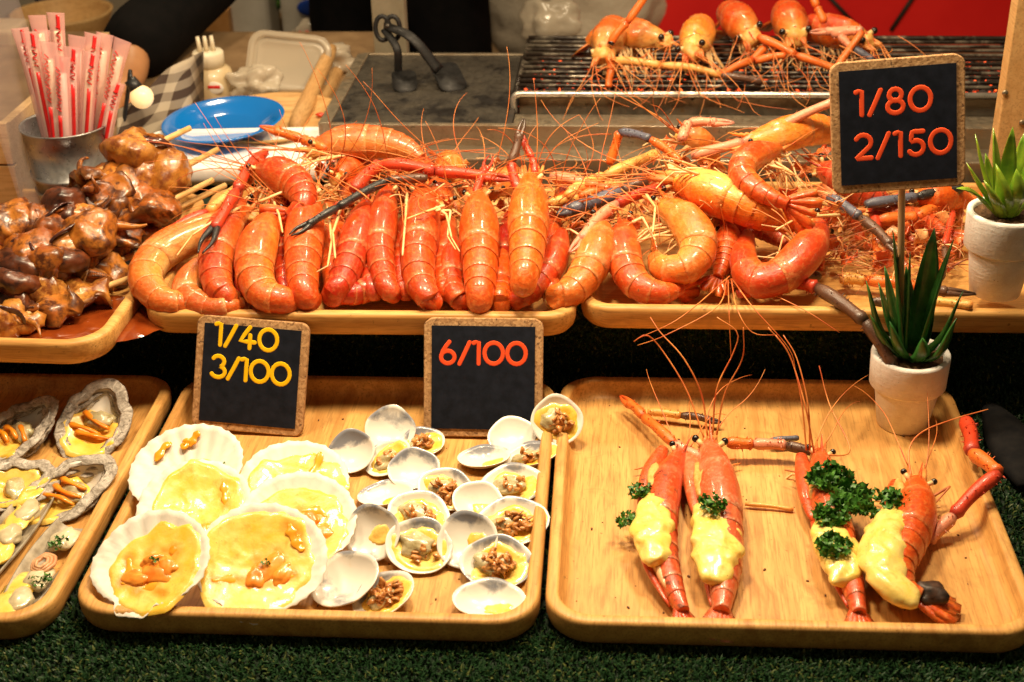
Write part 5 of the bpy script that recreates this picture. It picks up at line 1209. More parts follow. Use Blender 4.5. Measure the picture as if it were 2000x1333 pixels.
# ---------------------------------------------------------------- squid skewers
def squid_mat(name, a, b, dark):
    t = NT(name); p = t.pos(); n = t.noise(p, .45, 3, .5, .0); m2 = t.noise(p, .9, 6, .68, .0)
    geo = t.n('ShaderNodeNewGeometry')
    c = t.mix(t.ramp(n, [(.35, 0.0), (.62, 1.0)]), a, b); c = t.mix(t.ramp(m2, [(.45, 0.0), (.60, .93)]), c, dark); c = t.mix(t.ramp(geo.outputs['Pointiness'], [(.53, 0.0), (.58, .8)]), c, tuple(v*.6 for v in dark))
    t.set(col=c, rough=.34, coat=.4, coatr=.18, sss=.10); t.b.inputs['Subsurface Radius'].default_value = (.5, .22, .08); t.b.inputs['Subsurface Scale'].default_value = .005
    t.bump(t.noise(p, 2.2, 6, .65), .45, .12); return t.m
M_sq = [squid_mat('glazed_squid', (.27, .062, .007), (.47, .155, .020), (.05, .009, .003)), squid_mat('pale_glazed_squid', (.40, .145, .018), (.56, .255, .05), (.17, .038, .007)), squid_mat('dark_glazed_squid', (.075, .018, .006), (.17, .042, .010), (.02, .006, .004)),
        squid_mat('fried_squid', (.35, .092, .009), (.54, .205, .030), (.06, .011, .004))]
M_squidskin = mottled('purple_squid_skin', (.030, .010, .010), (.085, .026, .020), 1.0, .25, .2, 3, coat=.5)
def curl_piece(c, r, R_, seed, M3, sweep=250):
    rg = random.Random(seed); pts = [V((R_*math.cos(R(sweep*i/11)), R_*math.sin(R(sweep*i/11)), .25*R_*math.sin(i*.6))) for i in range(12)]
    g = tube([V(c)+M3 @ p for p in spline(pts, 20)], lambda t: r*(.55+.6*math.sin(math.pi*min(1, t*.9+.1))), 12, flat=.8)
    return [V(v)+V((nz(v[0]*1.5, v[1]*1.5, v[2]*1.5+seed), nz(v[0]*1.5+5, v[1]*1.5, v[2]*1.5), nz(v[0]*1.5, v[1]*1.5+7, v[2]*1.5)))*.18*r for v in g[0]], g[1]
def skewer(label, tip, end, pieces, seed):
    """bamboo stick from handle tip to far end with squid pieces; pieces = (t, size, kind, material, dx, dz)"""
    a, b = V(tip), V(end); rg = random.Random(seed)
    t = thing('squid_skewer', label, 'skewer', (b.x, b.y, b.z-1), 'glazed squid skewers')
    obj('stick', tube([a, a.lerp(b, .33), a.lerp(b, .66), b], [.26, .27, .27, .24], 9), M_bamboo, t)
    for i in range(1, 3):
        s, sz = pieces[i % len(pieces)][0], pieces[i % len(pieces)][1]
        c = a.lerp(b, s)+V((rg.uniform(-.8, .8), -sz*rg.uniform(.7, 1.0), sz*rg.uniform(.1, .6)))
        obj('tentacle', tentacle(c, rg.uniform(2.6, 3.6), rg.uniform(.34, .46), rg), [M_sq[2], M_sq[0], M_sq[3]][i % 3], t)
    for i, (s, sz, kind, mi, dx, dz) in enumerate(pieces):
        sz *= 1.30; c = a.lerp(b, s)+V((dx, 0, dz)); M3 = rot3(rg.uniform(-35, 35), rg.uniform(-35, 35), rg.uniform(0, 360))
        if kind == 'b': g = blob(c, (sz*rg.uniform(1.0, 1.25), sz*rg.uniform(.75, .95), sz*.78), .20, .95, seed+i*3, 4, M3)
        elif kind == 'c': g = curl_piece(c, sz*.5, sz*.62, seed+i, M3)
        else: g = slab_piece(c, sz*2.3, sz*1.9, sz*.62, seed+i, M3)
        o = obj('squid_piece', ragged(g, .22 if kind != 'b' else .16, seed+i), M_sq[mi], t)
        if kind == 'b' and rg.random() < .45:
            w = rot3(rg.uniform(50, 120), rg.uniform(-30, 30), rg.uniform(0, 180)); q = [c+w @ V((sz*1.02*math.cos(x/22*4.2), sz*.95*math.sin(x/22*4.2), .12*math.sin(x))) for x in range(23)]
            obj('dark_skin_band', tube(q, lambda t: .05+.30*sz*.5*math.sin(math.pi*t), 8, flat=.35), M_squidskin, o)
def tentacle(c, L, r, rg):
    d = V((rg.choice((-1, 1))*rg.uniform(.5, 1), rg.uniform(-.2, .3), rg.uniform(-.5, .2))).normalized(); p = V(c); pts = [p.copy()]; ax = V((rg.uniform(-1, 1), rg.uniform(-1, 1), rg.uniform(-1, 1))).normalized()
    for k in range(10):
        d = (Matrix.Rotation(.16+.045*k, 3, ax) @ d).normalized(); p = p+d*(L/10); pts.append(p.copy())
    q = spline(pts, 22); g = [tube(q, lambda t: r*(1-.85*t)+.03, 9)]; T = tangents(q)
    for k in range(2, 17):
        n_ = T[k].cross(ax); n_ = n_.normalized() if n_.length > 1e-3 else V((0, 0, 1)); rr = r*(1-.85*k/21)
        for sd in (-.5, .5): g.append(blob(q[k]+n_*rr*.85+ax*rr*sd, (rr*.34, rr*.34, rr*.34), 0, 1, 0, 1))
    return joing(*g)
def ragged(g, k, seed):
    return [V(v)+V((nz(v[0]*2+seed, v[1]*2, v[2]*2), nz(v[0]*2, v[1]*2+seed, v[2]*2+5), nz(v[0]*2+9, v[1]*2, v[2]*2+seed)))*k+V((nz(v[0]*5, v[1]*5, v[2]*5+seed), nz(v[0]*5+3, v[1]*5, v[2]*5), nz(v[0]*5, v[1]*5+4, v[2]*5)))*k*.45 for v in g[0]], g[1]
M_bamboo = mottled('bamboo_stick', (.56, .33, .11), (.70, .46, .19), .8, .5, .1, 4)
SKW = [
 ('skewer with the highest stick and pale amber squid on top', P(372, 250, 16.6), P(170, 345, 14.6), [(.56, 2.0, 'b', 1, -.3, .2), (.34+.14, 1.6, 'b', 1, .7, .0), (.92, 1.7, 's', 3, 0, -.3)]),
 ('skewer whose short stick shows above the dark round lid', P(318, 300, 15.0), P(90, 440, 13.0), [(.22, 1.7, 'b', 1, .2, -.5), (.58, 1.7, 's', 3, .4, .2), (.80, 1.8, 'b', 2, -.2, .2), (1.0, 1.7, 's', 0, 0, .2)]),
 ('skewer with a clear amber piece at its right end', P(425, 292, 14.2), P(170, 430, 12.6), [(.40, 2.0, 'b', 1, 0, .0), (.62, 1.8, 's', 3, 0, .4), (.86, 1.7, 's', 0, 0, .3), (1.05, 1.6, 'b', 3, 0, .2)]),
 ('skewer with its stick close beside the clear amber one', P(385, 312, 13.8), P(60, 478, 12.2), [(.52, 1.8, 's', 0, .2, .2), (.68, 1.6, 'c', 3, 0, .2), (.84, 1.8, 'b', 0, 0, .2), (1.0, 1.9, 's', 3, 0, .2)]),
 ('skewer at mid pile with crisp brown squid', P(415, 352, 12.6), P(120, 500, 11.6), [(.38, 1.6, 'b', 0, 0, -.2), (.50, 1.8, 's', 3, 0, .2), (.66, 1.7, 's', 0, 0, .4), (.84, 2.0, 'b', 3, 0, .6), (1.0, 1.7, 'c', 2, 0, .2)]),
 ('skewer with a cream block tied by dark tentacles', P(440, 362, 11.4), P(60, 545, 10.6), [(.46, 1.5, 'b', 0, 0, -.2), (.60, 1.6, 's', 3, 0, 0), (.80, 1.9, 'b', 3, .2, .9), (.95, 1.8, 'b', 0, 0, .5), (1.05, 1.6, 'c', 2, 0, .2)]),
 ('lowest skewer lying on the tray with golden squid', P(330, 470, 9.8), P(40, 590, 9.4), [(.38, 1.4, 's', 3, 0, 0), (.52, 1.6, 's', 1, 0, .0), (.72, 1.5, 's', 0, 0, .2), (.88, 1.7, 'b', 1, 0, 0), (1.02, 1.5, 'b', 2, 0, 0)]),
 ('front skewer soaking in the red sauce', P(250, 545, 9.2), P(-20, 640, 9.2), [(.34, 1.5, 's', 1, 0, .2), (.55, 1.5, 's', 3, 0, .2), (.74, 1.4, 'c', 1, 0, .1), (.92, 1.5, 'b', 1, 0, 0)]),
 ('skewer at the left edge with brown tentacle pieces', P(150, 400, 13.6), P(-60, 470, 12.6), [(.35, 1.9, 's', 3, 0, .1), (.62, 1.8, 'b', 3, 0, .2), (.85, 1.7, 's', 0, 0, .2)]),
 ('dark skewer at the left edge below the brown tentacles', P(160, 490, 11.6), P(-60, 560, 10.6), [(.30, 1.7, 'c', 2, 0, .4), (.55, 1.7, 'b', 2, 0, .3), (.80, 1.8, 's', 2, 0, .2), (.42, 1.5, 'b', 0, 0, .9)]),
]
for i, (lab, a, b, pc) in enumerate(SKW): skewer(lab, a, b, pc, 100+i*7)
M_soy = mottled('red_brown_glaze', (.16, .025, .004), (.26, .05, .008), .5, .08, coat=.6)
def pool():
    c = P(120, 622, 8); M = Matrix.Translation((c.x, c.y, 7.25+.76))
    return puddle(M, 8.5, 4.4, .14, lambda x, y: 0, 4, .2, 5, 48, .1)
tag(obj('glaze_puddle', pool(), M_soy, base=(P(120, 620, 8).x, P(120, 620, 8).y, 8)), 'shiny red brown sauce pooled in the squid tray', 'sauce')
def pool2():
    c = P(100, 500, 8); M = Matrix.Translation((c.x-3, c.y-2, 7.25+.765))
    return puddle(M, 13, 9.5, .12, lambda x, y: 0, 9, .15, 5, 48, .1)
tag(obj('glaze_puddle', pool2(), M_soy, base=(P(100, 480, 8).x, P(100, 480, 8).y, 8)), 'dark sauce under the heap of squid skewers', 'sauce')

# crumbs fallen on the lower trays
def crumbs():
    rg = random.Random(31); gs = []
    for i in range(150):
        px, py = rg.choice(((rg.uniform(420, 1040), rg.uniform(800, 1190)), (rg.uniform(1110, 1900), rg.uniform(770, 1200)))); a = rg.uniform(.03, .085)
        gs.append(blob(P(px, py, ZL+a*.6), (a*rg.uniform(1, 2.2), a, a*.7), .3, 1.3, i, 1, rot3(0, 0, rg.uniform(0, 180))))
    return joing(*gs)
tag(obj('crumbs', crumbs(), mottled('dark_crumb', (.05, .015, .006), (.20, .07, .02), 3, .6)), 'tiny dark crumbs scattered on the lower trays', 'crumbs', kind='stuff')

# ================================================================ BACK OF THE STALL
M_counter = mottled('back_counter_laminate', (.20, .12, .055), (.30, .19, .095), .25, .5, .1, 3)
tag(obj('back_counter', box(-120, -31.5, 131.5, 176, 3, 8.5), M_counter, smooth=False), kind='structure')
tag(obj('back_table', box(-9, 110, 157, 260, -8, -5), M_counter, smooth=False), kind='structure')
tag(obj('back_shelf', box(-120, -9.5, 212, 262, -16, -13.5), M_counter, smooth=False), kind='structure')
tag(obj('side_table', box(-150, -66, 180, 211, -4, -.5), M_counter, smooth=False), kind='structure')
M_wallc = mottled('cream_back_wall', (.60, .50, .36), (.70, .60, .45), .05, .7)
tag(obj('back_wall', box(-200, 160, 300, 304, -90, 140), M_wallc, smooth=False), kind='structure')
tag(obj('floor', box(-250, 250, 40, 320, -92, -90), mottled('dark_floor', (.06, .05, .045), (.10, .085, .07), .05, .8), smooth=False), kind='structure')

# metal bucket with straws
M_zinc = steel_mat('galvanised_zinc', (.26, .265, .29), (.44, .43, .41), (.13, .11, .08), .2, (1, 1, .3), .48, .75)
bk = P(130, 400, 8.6); bk.y = 119.5; bk.x = Q(128, 240, 119.5).x
bz = Q(128, 240, 119.5).z
t = thing('metal_bucket', 'small galvanised bucket holding wrapped straws', 'bucket', (bk.x, bk.y, 8.1))
hb = bz-8.1; rb = 4.05
prof = [(rb*.80, 0), (rb*.82, .1), (rb*.86, hb*.28), (rb*.92, hb*.29), (rb*.92, hb*.33), (rb*.875, hb*.33), (rb*.90, hb*.46), (rb*.965, hb*.47), (rb*.965, hb*.51), (rb*.91, hb*.51), (rb*.99, hb-.15), (rb*1.02, hb-.08), (rb*1.02, hb+.06), (rb*.99, hb+.08), (rb*.96, hb-.1), (rb*.86, 1.0), (.1, .9)]
obj('bucket_wall', lathe(prof, 56, (bk.x, bk.y, 8.1)), M_zinc, t)
hx, hz = bk.x+rb*.9, 8.1+hb*.62
obj('handle', tube(spline([(hx+.2, bk.y-.8, hz), (hx+.3, bk.y-2.2, hz+.2), (bk.x+2.0, bk.y-4.3, hz-.4), (bk.x+.9, bk.y-4.5, hz-1.6), (bk.x+1.2, bk.y-4.4, hz-2.2)], 20), .12, 7), M_zinc, t)
obj('handle_lug', blob((hx+.1, bk.y-.6, hz), (.35, .5, .5), .1, 1, 2, 2), M_zinc, t)
def film_mat(name, col, alpha):
    t = NT(name); t.set(col=col, rough=.18, alpha=alpha, spec=.6); return t.m
M_film = film_mat('straw_wrapper_film', (.90, .52, .50), .45)
M_filmred = mottled('red_wrapper_print', (.72, .012, .015), (.78, .03, .03), 1, .3)
M_straw = mottled('cream_straw', (.82, .66, .46), (.86, .74, .58), 1, .4)
M_strawred = mottled('clear_pink_straw', (.85, .62, .56), (.88, .70, .66), 1, .3)
rg = random.Random(9)
STR = [(38, 55, 70, .0, -1), (72, 30, 95, .1, -.5), (108, 25, 118, .2, 0), (150, 70, 128, -.6, .3), (182, 66, 140, .3, 0), (205, 66, 160, .9, .6), (140, 92, 130, -1.6, 0), (240, 78, 168, -.8, .4), (178, 102, 155, -1.9, .8), (120, 110, 112, -2.2, -.4), (58, 62, 80, -1.4, -.6), (80, 60, 100, 1.4, 0), (228, 160, 190, -1.2, 1.0), (95, 82, 90, -2.0, .2)]
SLAB = ['first', 'second', 'third', 'fourth', 'fifth', 'sixth', 'seventh', 'eighth', 'ninth', 'tenth', 'eleventh', 'twelfth', 'thirteenth', 'fourteenth']
order = sorted(range(len(STR)), key=lambda i: STR[i][0])
for rank, i in enumerate(order):
    px, py, bx, dy, tw = STR[i]
    top = Q(px, py, bk.y+dy+1.0); bot = V((bk.x+(bx-128)/22*.55, bk.y+dy*.7, 9.4))
    t = thing('wrapped_straw', SLAB[rank]+' straw tip from the left in the bucket, in a red printed wrapper', 'straw', bot, 'wrapped straws in the bucket')
    d = (top-bot).normalized(); L = (top-bot).length; sd = d.cross(V((0, -1, .3))).normalized(); nn = sd.cross(d)
    if nn.y > 0: nn = -nn; 
    obj('straw', tube([bot, bot+d*L*.5, bot+d*(L-1.6)], .36, 10), M_straw if i % 3 else M_strawred, t)
    # film sleeve: flattened tube, pinched flat at the top
    vs, fs = [], []; n = 12; rows = 10
    for a in range(rows):
        s = a/(rows-1); c = bot+d*(L*(.25+.75*s)); w = .62+.22*max(0, (s-.8)*5); h = .5*(1-.92*max(0, (s-.78)/.22))
        for k in range(n):
            an = 2*math.pi*k/n; vs.append(c+sd*math.cos(an)*w+nn*math.sin(an)*h+sd*.06*nz(s*8, k, i))
    for a in range(rows-1):
        for k in range(n): fs.append((a*n+k, a*n+(k+1) % n, (a+1)*n+(k+1) % n, (a+1)*n+k))
    sl = obj('wrapper', (vs, fs), M_film, t)
    off = sd*(.22*(-1)**i)
    s0 = .30 if i % 2 else .28; s1 = .62 if i % 2 else .78
    def strip(a0, a1, w, dz): 
        q = [bot+d*(L*(a0+(a1-a0)*k/6))+off for k in range(7)]
        g = []
        vs = []; 
        for k, c in enumerate(q):
            s = (a0+(a1-a0)*k/6-.25)/.75; h = .5*(1-.92*max(0, (s-.78)/.22))*.92+dz
            vs += [c-sd*w+nn*h, c+sd*w+nn*h, c+sd*w+nn*(h+.03), c-sd*w+nn*(h+.03)]
        fs = [(k*4+j, k*4+(j+1) % 4, k*4+4+(j+1) % 4, k*4+4+j) for k in range(6) for j in range(4)]+[(3, 2, 1, 0), (24, 25, 26, 27)]
        return vs, fs
    obj('red_stripe', strip(s0, s1, .17, .02), M_filmred, sl)
    if i % 2 == 0: obj('red_stripe', strip(.92, .99, .17, .03), M_filmred, sl)
    zz = []
    for k in range(22):
        s = s1+.03+(.95-s1-.05)*k/21; ss = (s-.25)/.75; h = .5*(1-.92*max(0, (ss-.78)/.22))*.95+.05
        zz.append(bot+d*(L*s)+off+sd*(.24*(-1)**k)*(.5+.5*abs(math.sin(k*1.9+i)))+nn*h+d*.12*math.sin(k*2.1))
    obj('red_script', tube(zz, .05, 5), M_filmred, sl)
# clear acrylic sheet by the bucket
M_acry = film_mat('clear_acrylic', (.60, .52, .56), .10)
ax = Q(40, 200, 116).x
o = obj('acrylic_guard', (lambda a: ([(ax-.1, 113, 8.2), (ax+.2, 113, 8.2), (ax+.2, 124, 8.2), (ax-.1, 124, 8.2), (ax-2.6, 113, 30), (ax-2.3, 113, 30), (ax-2.3, 124, 30), (ax-2.6, 124, 30)], [(3, 2, 1, 0), (4, 5, 6, 7), (0, 1, 5, 4), (1, 2, 6, 5), (2, 3, 7, 6), (3, 0, 4, 7)]))(0), M_acry, smooth=False, base=(ax, 118, 8.2))
tag(o, 'clear acrylic sheet standing left of the straw bucket', 'acrylic sheet')
# pale wooden box at far left
bx = thing('wooden_crate', 'pale wooden crate side at the left edge behind the squid', 'crate', (-62, 122, 8.2))
x1 = Q(28, 300, 121).x
M_pine = wood('pale_pine', 'x', (.52, .32, .14), (.68, .48, .26), (3, 9, 2))
for k, (z0, z1) in enumerate(((8.2, 12.2), (12.4, 16.4))): o = obj('plank', box(x1-22, x1-.02*k, 120.4, 121.2, z0, z1), M_pine, bx, smooth=False); bevel(o, .08)
o = obj('plank', box(x1-1.0, x1-.1, 121.25, 150, 8.2, 16.2), M_pine, bx, smooth=False); bevel(o, .08)
# foam tray, black lid
M_foam = mottled('white_foam', (.82, .80, .77), (.88, .86, .84), 2.0, .6, .1, 6)
fc = P(450, 318, 9.2)
fo = thing('foam_box', 'white foam takeaway box lid behind the squid skewers', 'foam box', (fc.x, fc.y, 8.55))
g = tray_geo(19, 11, h=2.1, fl=.9, r=1.6, rim=.8)
obj('foam_shell', xf(g, Matrix.Translation((fc.x+.6, fc.y+.6, 8.55)) @ Matrix.Rotation(R(4), 4, 'Z')), M_foam, fo)
M_navy = mottled('navy_plastic', (.035, .05, .09), (.06, .085, .14), 1, .35)
M_blackp = mottled('black_plastic', (.008, .008, .009), (.018, .018, .02), 1, .4)
lc = P(292, 318, 11.4)
ld = thing('sauce_cup', 'round black sauce cup with blue grey lid behind the skewers', 'cup', (lc.x, lc.y, 8.55))
obj('cup_body', lathe([(2.0, 0), (2.2, 1.6), (2.5, 2.4), (2.55, 3.0), (2.5, 3.1)], 36, (lc.x, lc.y, 8.55)), M_blackp, ld)
lo = obj('lid', lathe([(2.3, 3.0), (2.3, 3.28), (2.1, 3.36), (1.2, 3.36), (.05, 3.38)], 36, (lc.x, lc.y, 8.55)), M_navy, ld)
for k in range(3): obj('lid_groove', box(lc.x-2.0+.9*k, lc.x-1.85+.9*k, lc.y-1.6+.4*k, lc.y+1.5-.2*k, 8.55+3.37, 8.55+3.42), M_blackp, lo, smooth=False)
# blue plate
M_blue = NT('blue_melamine').set(col=(.006, .16, .56), rough=.12, coat=.6, spec=.5).m
pc = P(440, 256, 10.05)
pr = 6.3
prof = [(.1, .05), (pr*.55, .0), (pr*.62, .12), (pr*.80, .75), (pr*.98, 1.25), (pr*1.0, 1.36), (pr*.985, 1.42), (pr*.93, 1.36), (pr*.78, .95), (pr*.62, .42), (pr*.55, .30), (.1, .30)]
o = obj('blue_plate', xf(lathe(prof, 72, (0, 0, 0), capb=False), Matrix.Translation(pc) @ Matrix.Rotation(R(-2.5), 4, 'Y') @ Matrix.Rotation(R(2), 4, 'X')), M_blue, base=(pc.x, pc.y, pc.z))
tag(o, 'shiny blue round plate behind the squid skewers', 'plate')
# wooden bowl with handles
M_bowl = wood('bowl_wood', 'x', (.50, .27, .085), (.66, .42, .17), (8, 1, 4), .45)
wc = P(548, 262, 9.3); wr = 9.2
def bowl(name, c, r, h, label, mat):
    prof = [(r*.6, 0), (r*.8, h*.3), (r*.97, h*.9), (r, h), (r*.95, h*1.02), (r*.92, h*.92), (r*.74, h*.34), (r*.5, h*.14), (.1, h*.12)]
    o = obj(name, lathe(prof, 64, c), mat, base=c); return tag(o, label, 'bowl')
wc = V((Q(530, 230, 140).x, 140.5, 8.55))
bowl('wooden_bowl', wc, 7.7, 1.5, 'shallow wooden bowl with chilli scraps behind the blue plate', M_bowl)
M_chil = mottled('red_chilli_bit', (.6, .03, .015), (.75, .08, .03), 1, .35); M_leafg = mottled('green_herb_leaf', (.04, .14, .02), (.12, .28, .04), 1, .45)
sm = []
for k, (dx, dy, mt, nm, cat, lab) in enumerate(((2.4, 3.2, 0, 'chilli_scrap', 'chilli', 'red chilli scrap at the back of the wooden bowl'), (4.6, 2.6, 0, 'chilli_scrap', 'chilli', 'red chilli scrap right of centre in the wooden bowl'), (6.4, -.5, 0, 'chilli_scrap', 'chilli', 'red chilli scrap nearest the front in the wooden bowl'), (7.4, 1.8, 1, 'herb_leaf', 'leaf', 'green herb leaf at the right side of the wooden bowl'))):
    tag(obj(nm, blob((wc.x+dx, wc.y+dy, 9.0+.06*abs(dx)), (.55, .4, .22), .3, 1.5, k, 2), [M_chil, M_leafg][mt], base=(wc.x+dx, wc.y+dy, 9.2)), lab, cat)
M_dowel = wood('dowel_wood', 'y', (.42, .22, .075), (.56, .34, .14), (1, 2, 8), .5)
for k, (a, b, lab) in enumerate(((Q(575, 255, 140), Q(648, 95, 158), 'left of two thick wooden pestles leaning in the bowl'), (Q(600, 262, 143), Q(668, 118, 162), 'right of two thick wooden pestles leaning in the bowl'))):
    tag(obj('wooden_pestle', tube([a, a.lerp(b, .1), a.lerp(b, .5), a.lerp(b, .9), b], [.75, .95, .9, .8, .6], 14), M_dowel, base=a), lab, 'pestle', 'wooden pestles')
# squeeze bottle
M_bottle = mottled('frosted_sauce_bottle', (.60, .46, .26), (.68, .54, .33), .3, .35, coat=.2)
M_cap = mottled('ivory_cap', (.74, .64, .46), (.80, .71, .54), 1, .4)
bc = V((Q(418, 200, 151).x, 151, 8.55))
bt = thing('squeeze_bottle', 'frosted squeeze bottle with three nozzles', 'bottle', bc)
z1 = Q(418, 128, 151).z-8.55; z2 = Q(418, 100, 151).z-8.55
obj('bottle_body', lathe([(2.5, 0), (2.7, .3), (2.55, z1-1.3), (2.3, z1-.5), (1.7, z1)], 32, bc), M_bottle, bt)
cp = obj('cap', lathe([(1.75, z1-.1), (1.75, z2-.2), (1.6, z2), (.1, z2+.05)], 32, bc), M_cap, bt)
for k in range(3): obj('nozzle', tube([(bc.x-.75+.7*k, bc.y-.3+.2*k, 8.55+z2), (bc.x-.85+.72*k, bc.y-.3+.2*k, 8.55+z2+1.7)], [.28, .20], 10), M_cap, cp)
M_lblw = mottled('bottle_label_white', (.75, .70, .62), (.8, .75, .68), 1, .5)
lb = obj('label', blob((bc.x+1.0, bc.y-2.38, 8.55+z1*.48), (1.05, .22, .75), 0, 1, 0, 3), M_lblw, bt)
obj('label_print', box(bc.x+.35, bc.x+1.7, bc.y-2.64, bc.y-2.52, 8.55+z1*.50, 8.55+z1*.58), M_filmred, lb, smooth=False)
# gingham cloth over a basket
def gingham():
    t = NT('brown_gingham'); p = t.pos(rot=(0, 0, R(20)))
    sep = t.n('ShaderNodeSeparateXYZ'); t.l(p, sep.inputs[0])
    def stripe(o): return t.math('GREATER_THAN', t.math('FRACT', t.math('MULTIPLY', o, .62)), .5)
    a, b = stripe(sep.outputs[0]), stripe(sep.outputs[2])
    c = t.mix(t.math('MULTIPLY', t.math('ADD', a, b), .5), (.42, .35, .26), (.050, .028, .018)); t.set(col=c, rough=.85); t.bump(t.noise(p, 9, 2), .2, .03); return t.m
gb = thing('cloth_lined_basket', 'basket covered in brown and white gingham cloth', 'basket', (Q(320, 250, 150).x, 150, 8.5))
vs, fs = [], []; nu, nv = 22, 12
A, B = P(228, 308, 8.6), P(374, 262, 8.6); C_, D_ = Q(230, 215, A.y+2.5), Q(372, 108, B.y+5)
for j in range(nv):
    for i in range(nu):
        u, v = i/(nu-1), j/(nv-1)
        p = A.lerp(B, u).lerp(C_.lerp(D_, u), v); vs.append(p+V((0, -.5*math.sin(u*9)*(.3+v), .35*math.sin(u*7+v*3))))
back = len(vs)
vs += [V(v)+V((0, 5.0, -.8)) for v in vs]
for j in range(nv-1):
    for i in range(nu-1):
        a = j*nu+i; fs += [(a, a+1, a+nu+1, a+nu), (back+a, back+a+nu, back+a+nu+1, back+a+1)]
for i in range(nu-1): fs += [(i+1, i, back+i, back+i+1), ((nv-1)*nu+i, (nv-1)*nu+i+1, back+(nv-1)*nu+i+1, back+(nv-1)*nu+i)]
for j in range(nv-1): fs += [(j*nu, (j+1)*nu, back+(j+1)*nu, back+j*nu), (j*nu+nu-1, back+j*nu+nu-1, back+(j+1)*nu+nu-1, (j+1)*nu+nu-1)]
obj('gingham_cloth', (vs, fs), gingham(), gb)
# hanging bulb
bl = thing('light_bulb', 'small round bulb glowing on a black cord', 'bulb', Q(275, 190, 134))
bcn = Q(277, 190, 134); M_glow = NT('frosted_bulb').set(col=(.9, .75, .5), rough=.3, emit=(1, .58, .22), emits=.7).m
obj('glass', blob(bcn, (1.18, 1.18, 1.18), 0, 1, 0, 3), M_glow, bl)
sk = Q(262, 165, 134.3); obj('socket', tube([sk+V((-.4, 0, .5)), bcn+(sk-bcn)*.45], [.62, .75], 12), M_blackp, bl)
obj('cord', tube(spline([sk+V((-.3, 0, .4)), Q(254, 140, 135), Q(250, 180, 135), Q(240, 250, 134), Q(232, 300, 132)], 20), .22, 7), M_blackp, bl)
# far things
M_bowl2 = wood('round_tub_wood', 'x', (.54, .31, .11), (.70, .46, .20), (5, 5, 5), .5)
c0 = Q(120, 22, 200); bowl('wooden_tub', V((c0.x, 200, c0.z-5)), 7.4, 5.0, 'round wooden tub at the top left behind the straws', M_bowl2)
M_white = mottled('milky_plastic', (.56, .52, .44), (.64, .60, .52), .3, .4); M_clearlid = film_mat('translucent_lid', (.62, .54, .42), .60)
def far_box(name, px0, py0, px1, py1, y, dep, mat, label, cat, r=.8, floor=None):
    a, b = Q(px0, py1, y), Q(px1, py0, y); a.z = min(a.z, -13.5) if y > 211 and floor is None else (floor if floor is not None else a.z); t = thing(name, label, cat, ((a.x+b.x)/2, y, a.z))
    o = obj('shell', box(a.x, b.x, y, y+dep, a.z, b.z), mat, t, smooth=False); bevel(o, r, 3); return t, a, b
t, a, b = far_box('plastic_jug', 448, -40, 518, 168, 216, 8, M_white, 'tall milky plastic jug behind the squeeze bottle', 'jug', 1.2)
obj('jug_cap', lathe([(2, 0), (2, 1.5), (.1, 1.6)], 24, ((a.x+b.x)/2, 220, b.z)), M_cap, t)
t, a, b = far_box('white_cooler', 556, -60, 660, 120, 216, 12, M_white, 'pale cooler box with a blue oval on its side', 'cooler', 1.0)
oc = Q(612, 16, 215.8); obj('blue_oval', blob(oc, (2.6, .35, 1.4), 0, 1, 0, 3), NT('blue_plastic').set(col=(.01, .06, .42), rough=.3).m, t)
t, a, b = far_box('wooden_rack', 515, 38, 560, 150, 225, 3, M_pine, 'small wooden rack between the jug and the cooler', 'rack', .2)
obj('gap_shade_panel', box(a.x+.8, b.x-.8, 224.7, 224.95, a.z+2, b.z-3), M_soot, t, smooth=False)  # dark panel on the solid rack front, painted as the shade of an opening
tag(obj('potted_herb', parsley(Q(537, 15, 222), 2.4, 80, 6, .9), M_leafg, base=Q(537, 30, 222)), 'dark green herbs on top of the wooden rack', 'herbs')
bgp = thing('plastic_bag', 'crumpled clear bag with red lettering beside the cooler', 'bag', Q(612, 90, 200))
obj('bag_film', blob(Q(612, 70, 200), (3.2, 1.5, 2.2), .28, 1.6, 3, 4), M_clearlid, bgp)
obj('red_lettering', tube(spline([Q(585+k*7, 68+(8 if k % 2 else -6), 197.8) for k in range(9)], 40), .22, 6), M_filmred, bgp)
ldm = Matrix.Translation(Q(565, 132, 155)) @ Matrix.Rotation(R(62), 4, 'X') @ Matrix.Rotation(R(-6), 4, 'Z')
lid = thing('container_lid', 'translucent rounded container lid standing behind the wooden bowl', 'lid', Q(565, 180, 155))
L1 = tray_geo(9.6, 7.6, h=.9, fl=.35, r=1.8, rim=.5)
obj('lid_panel', xf(L1, ldm), M_clearlid, lid)
M_orangew = mottled('orange_wood_board', (.46, .20, .05), (.56, .28, .09), .3, .5)
t, a, b = far_box('wooden_board', 352, 20, 445, 140, 214, 2, M_orangew, 'orange brown wooden board behind the squeeze bottle', 'board', .2)
t, a, b = far_box('blue_crate', 68, -30, 122, 18, 225, 6, mottled('navy_cloth', (.01, .02, .05), (.02, .03, .08), 1, .8), 'dark navy bag at the top left behind the tub', 'bag', .8)
t, a, b = far_box('cream_bag', 118, -30, 190, 12, 228, 6, mottled('cream_paper', (.6, .55, .45), (.7, .64, .52), .4, .7), 'cream paper bag at the top left edge', 'bag', .8)
# left edge far: pale counter sheet
t, a, b = far_box('pale_tub', -60, 60, 22, 230, 170, 6, mottled('pale_tub_plastic', (.50, .36, .22), (.58, .43, .28), .3, .4), 'pale plastic tub at the far left edge', 'tub', .6)
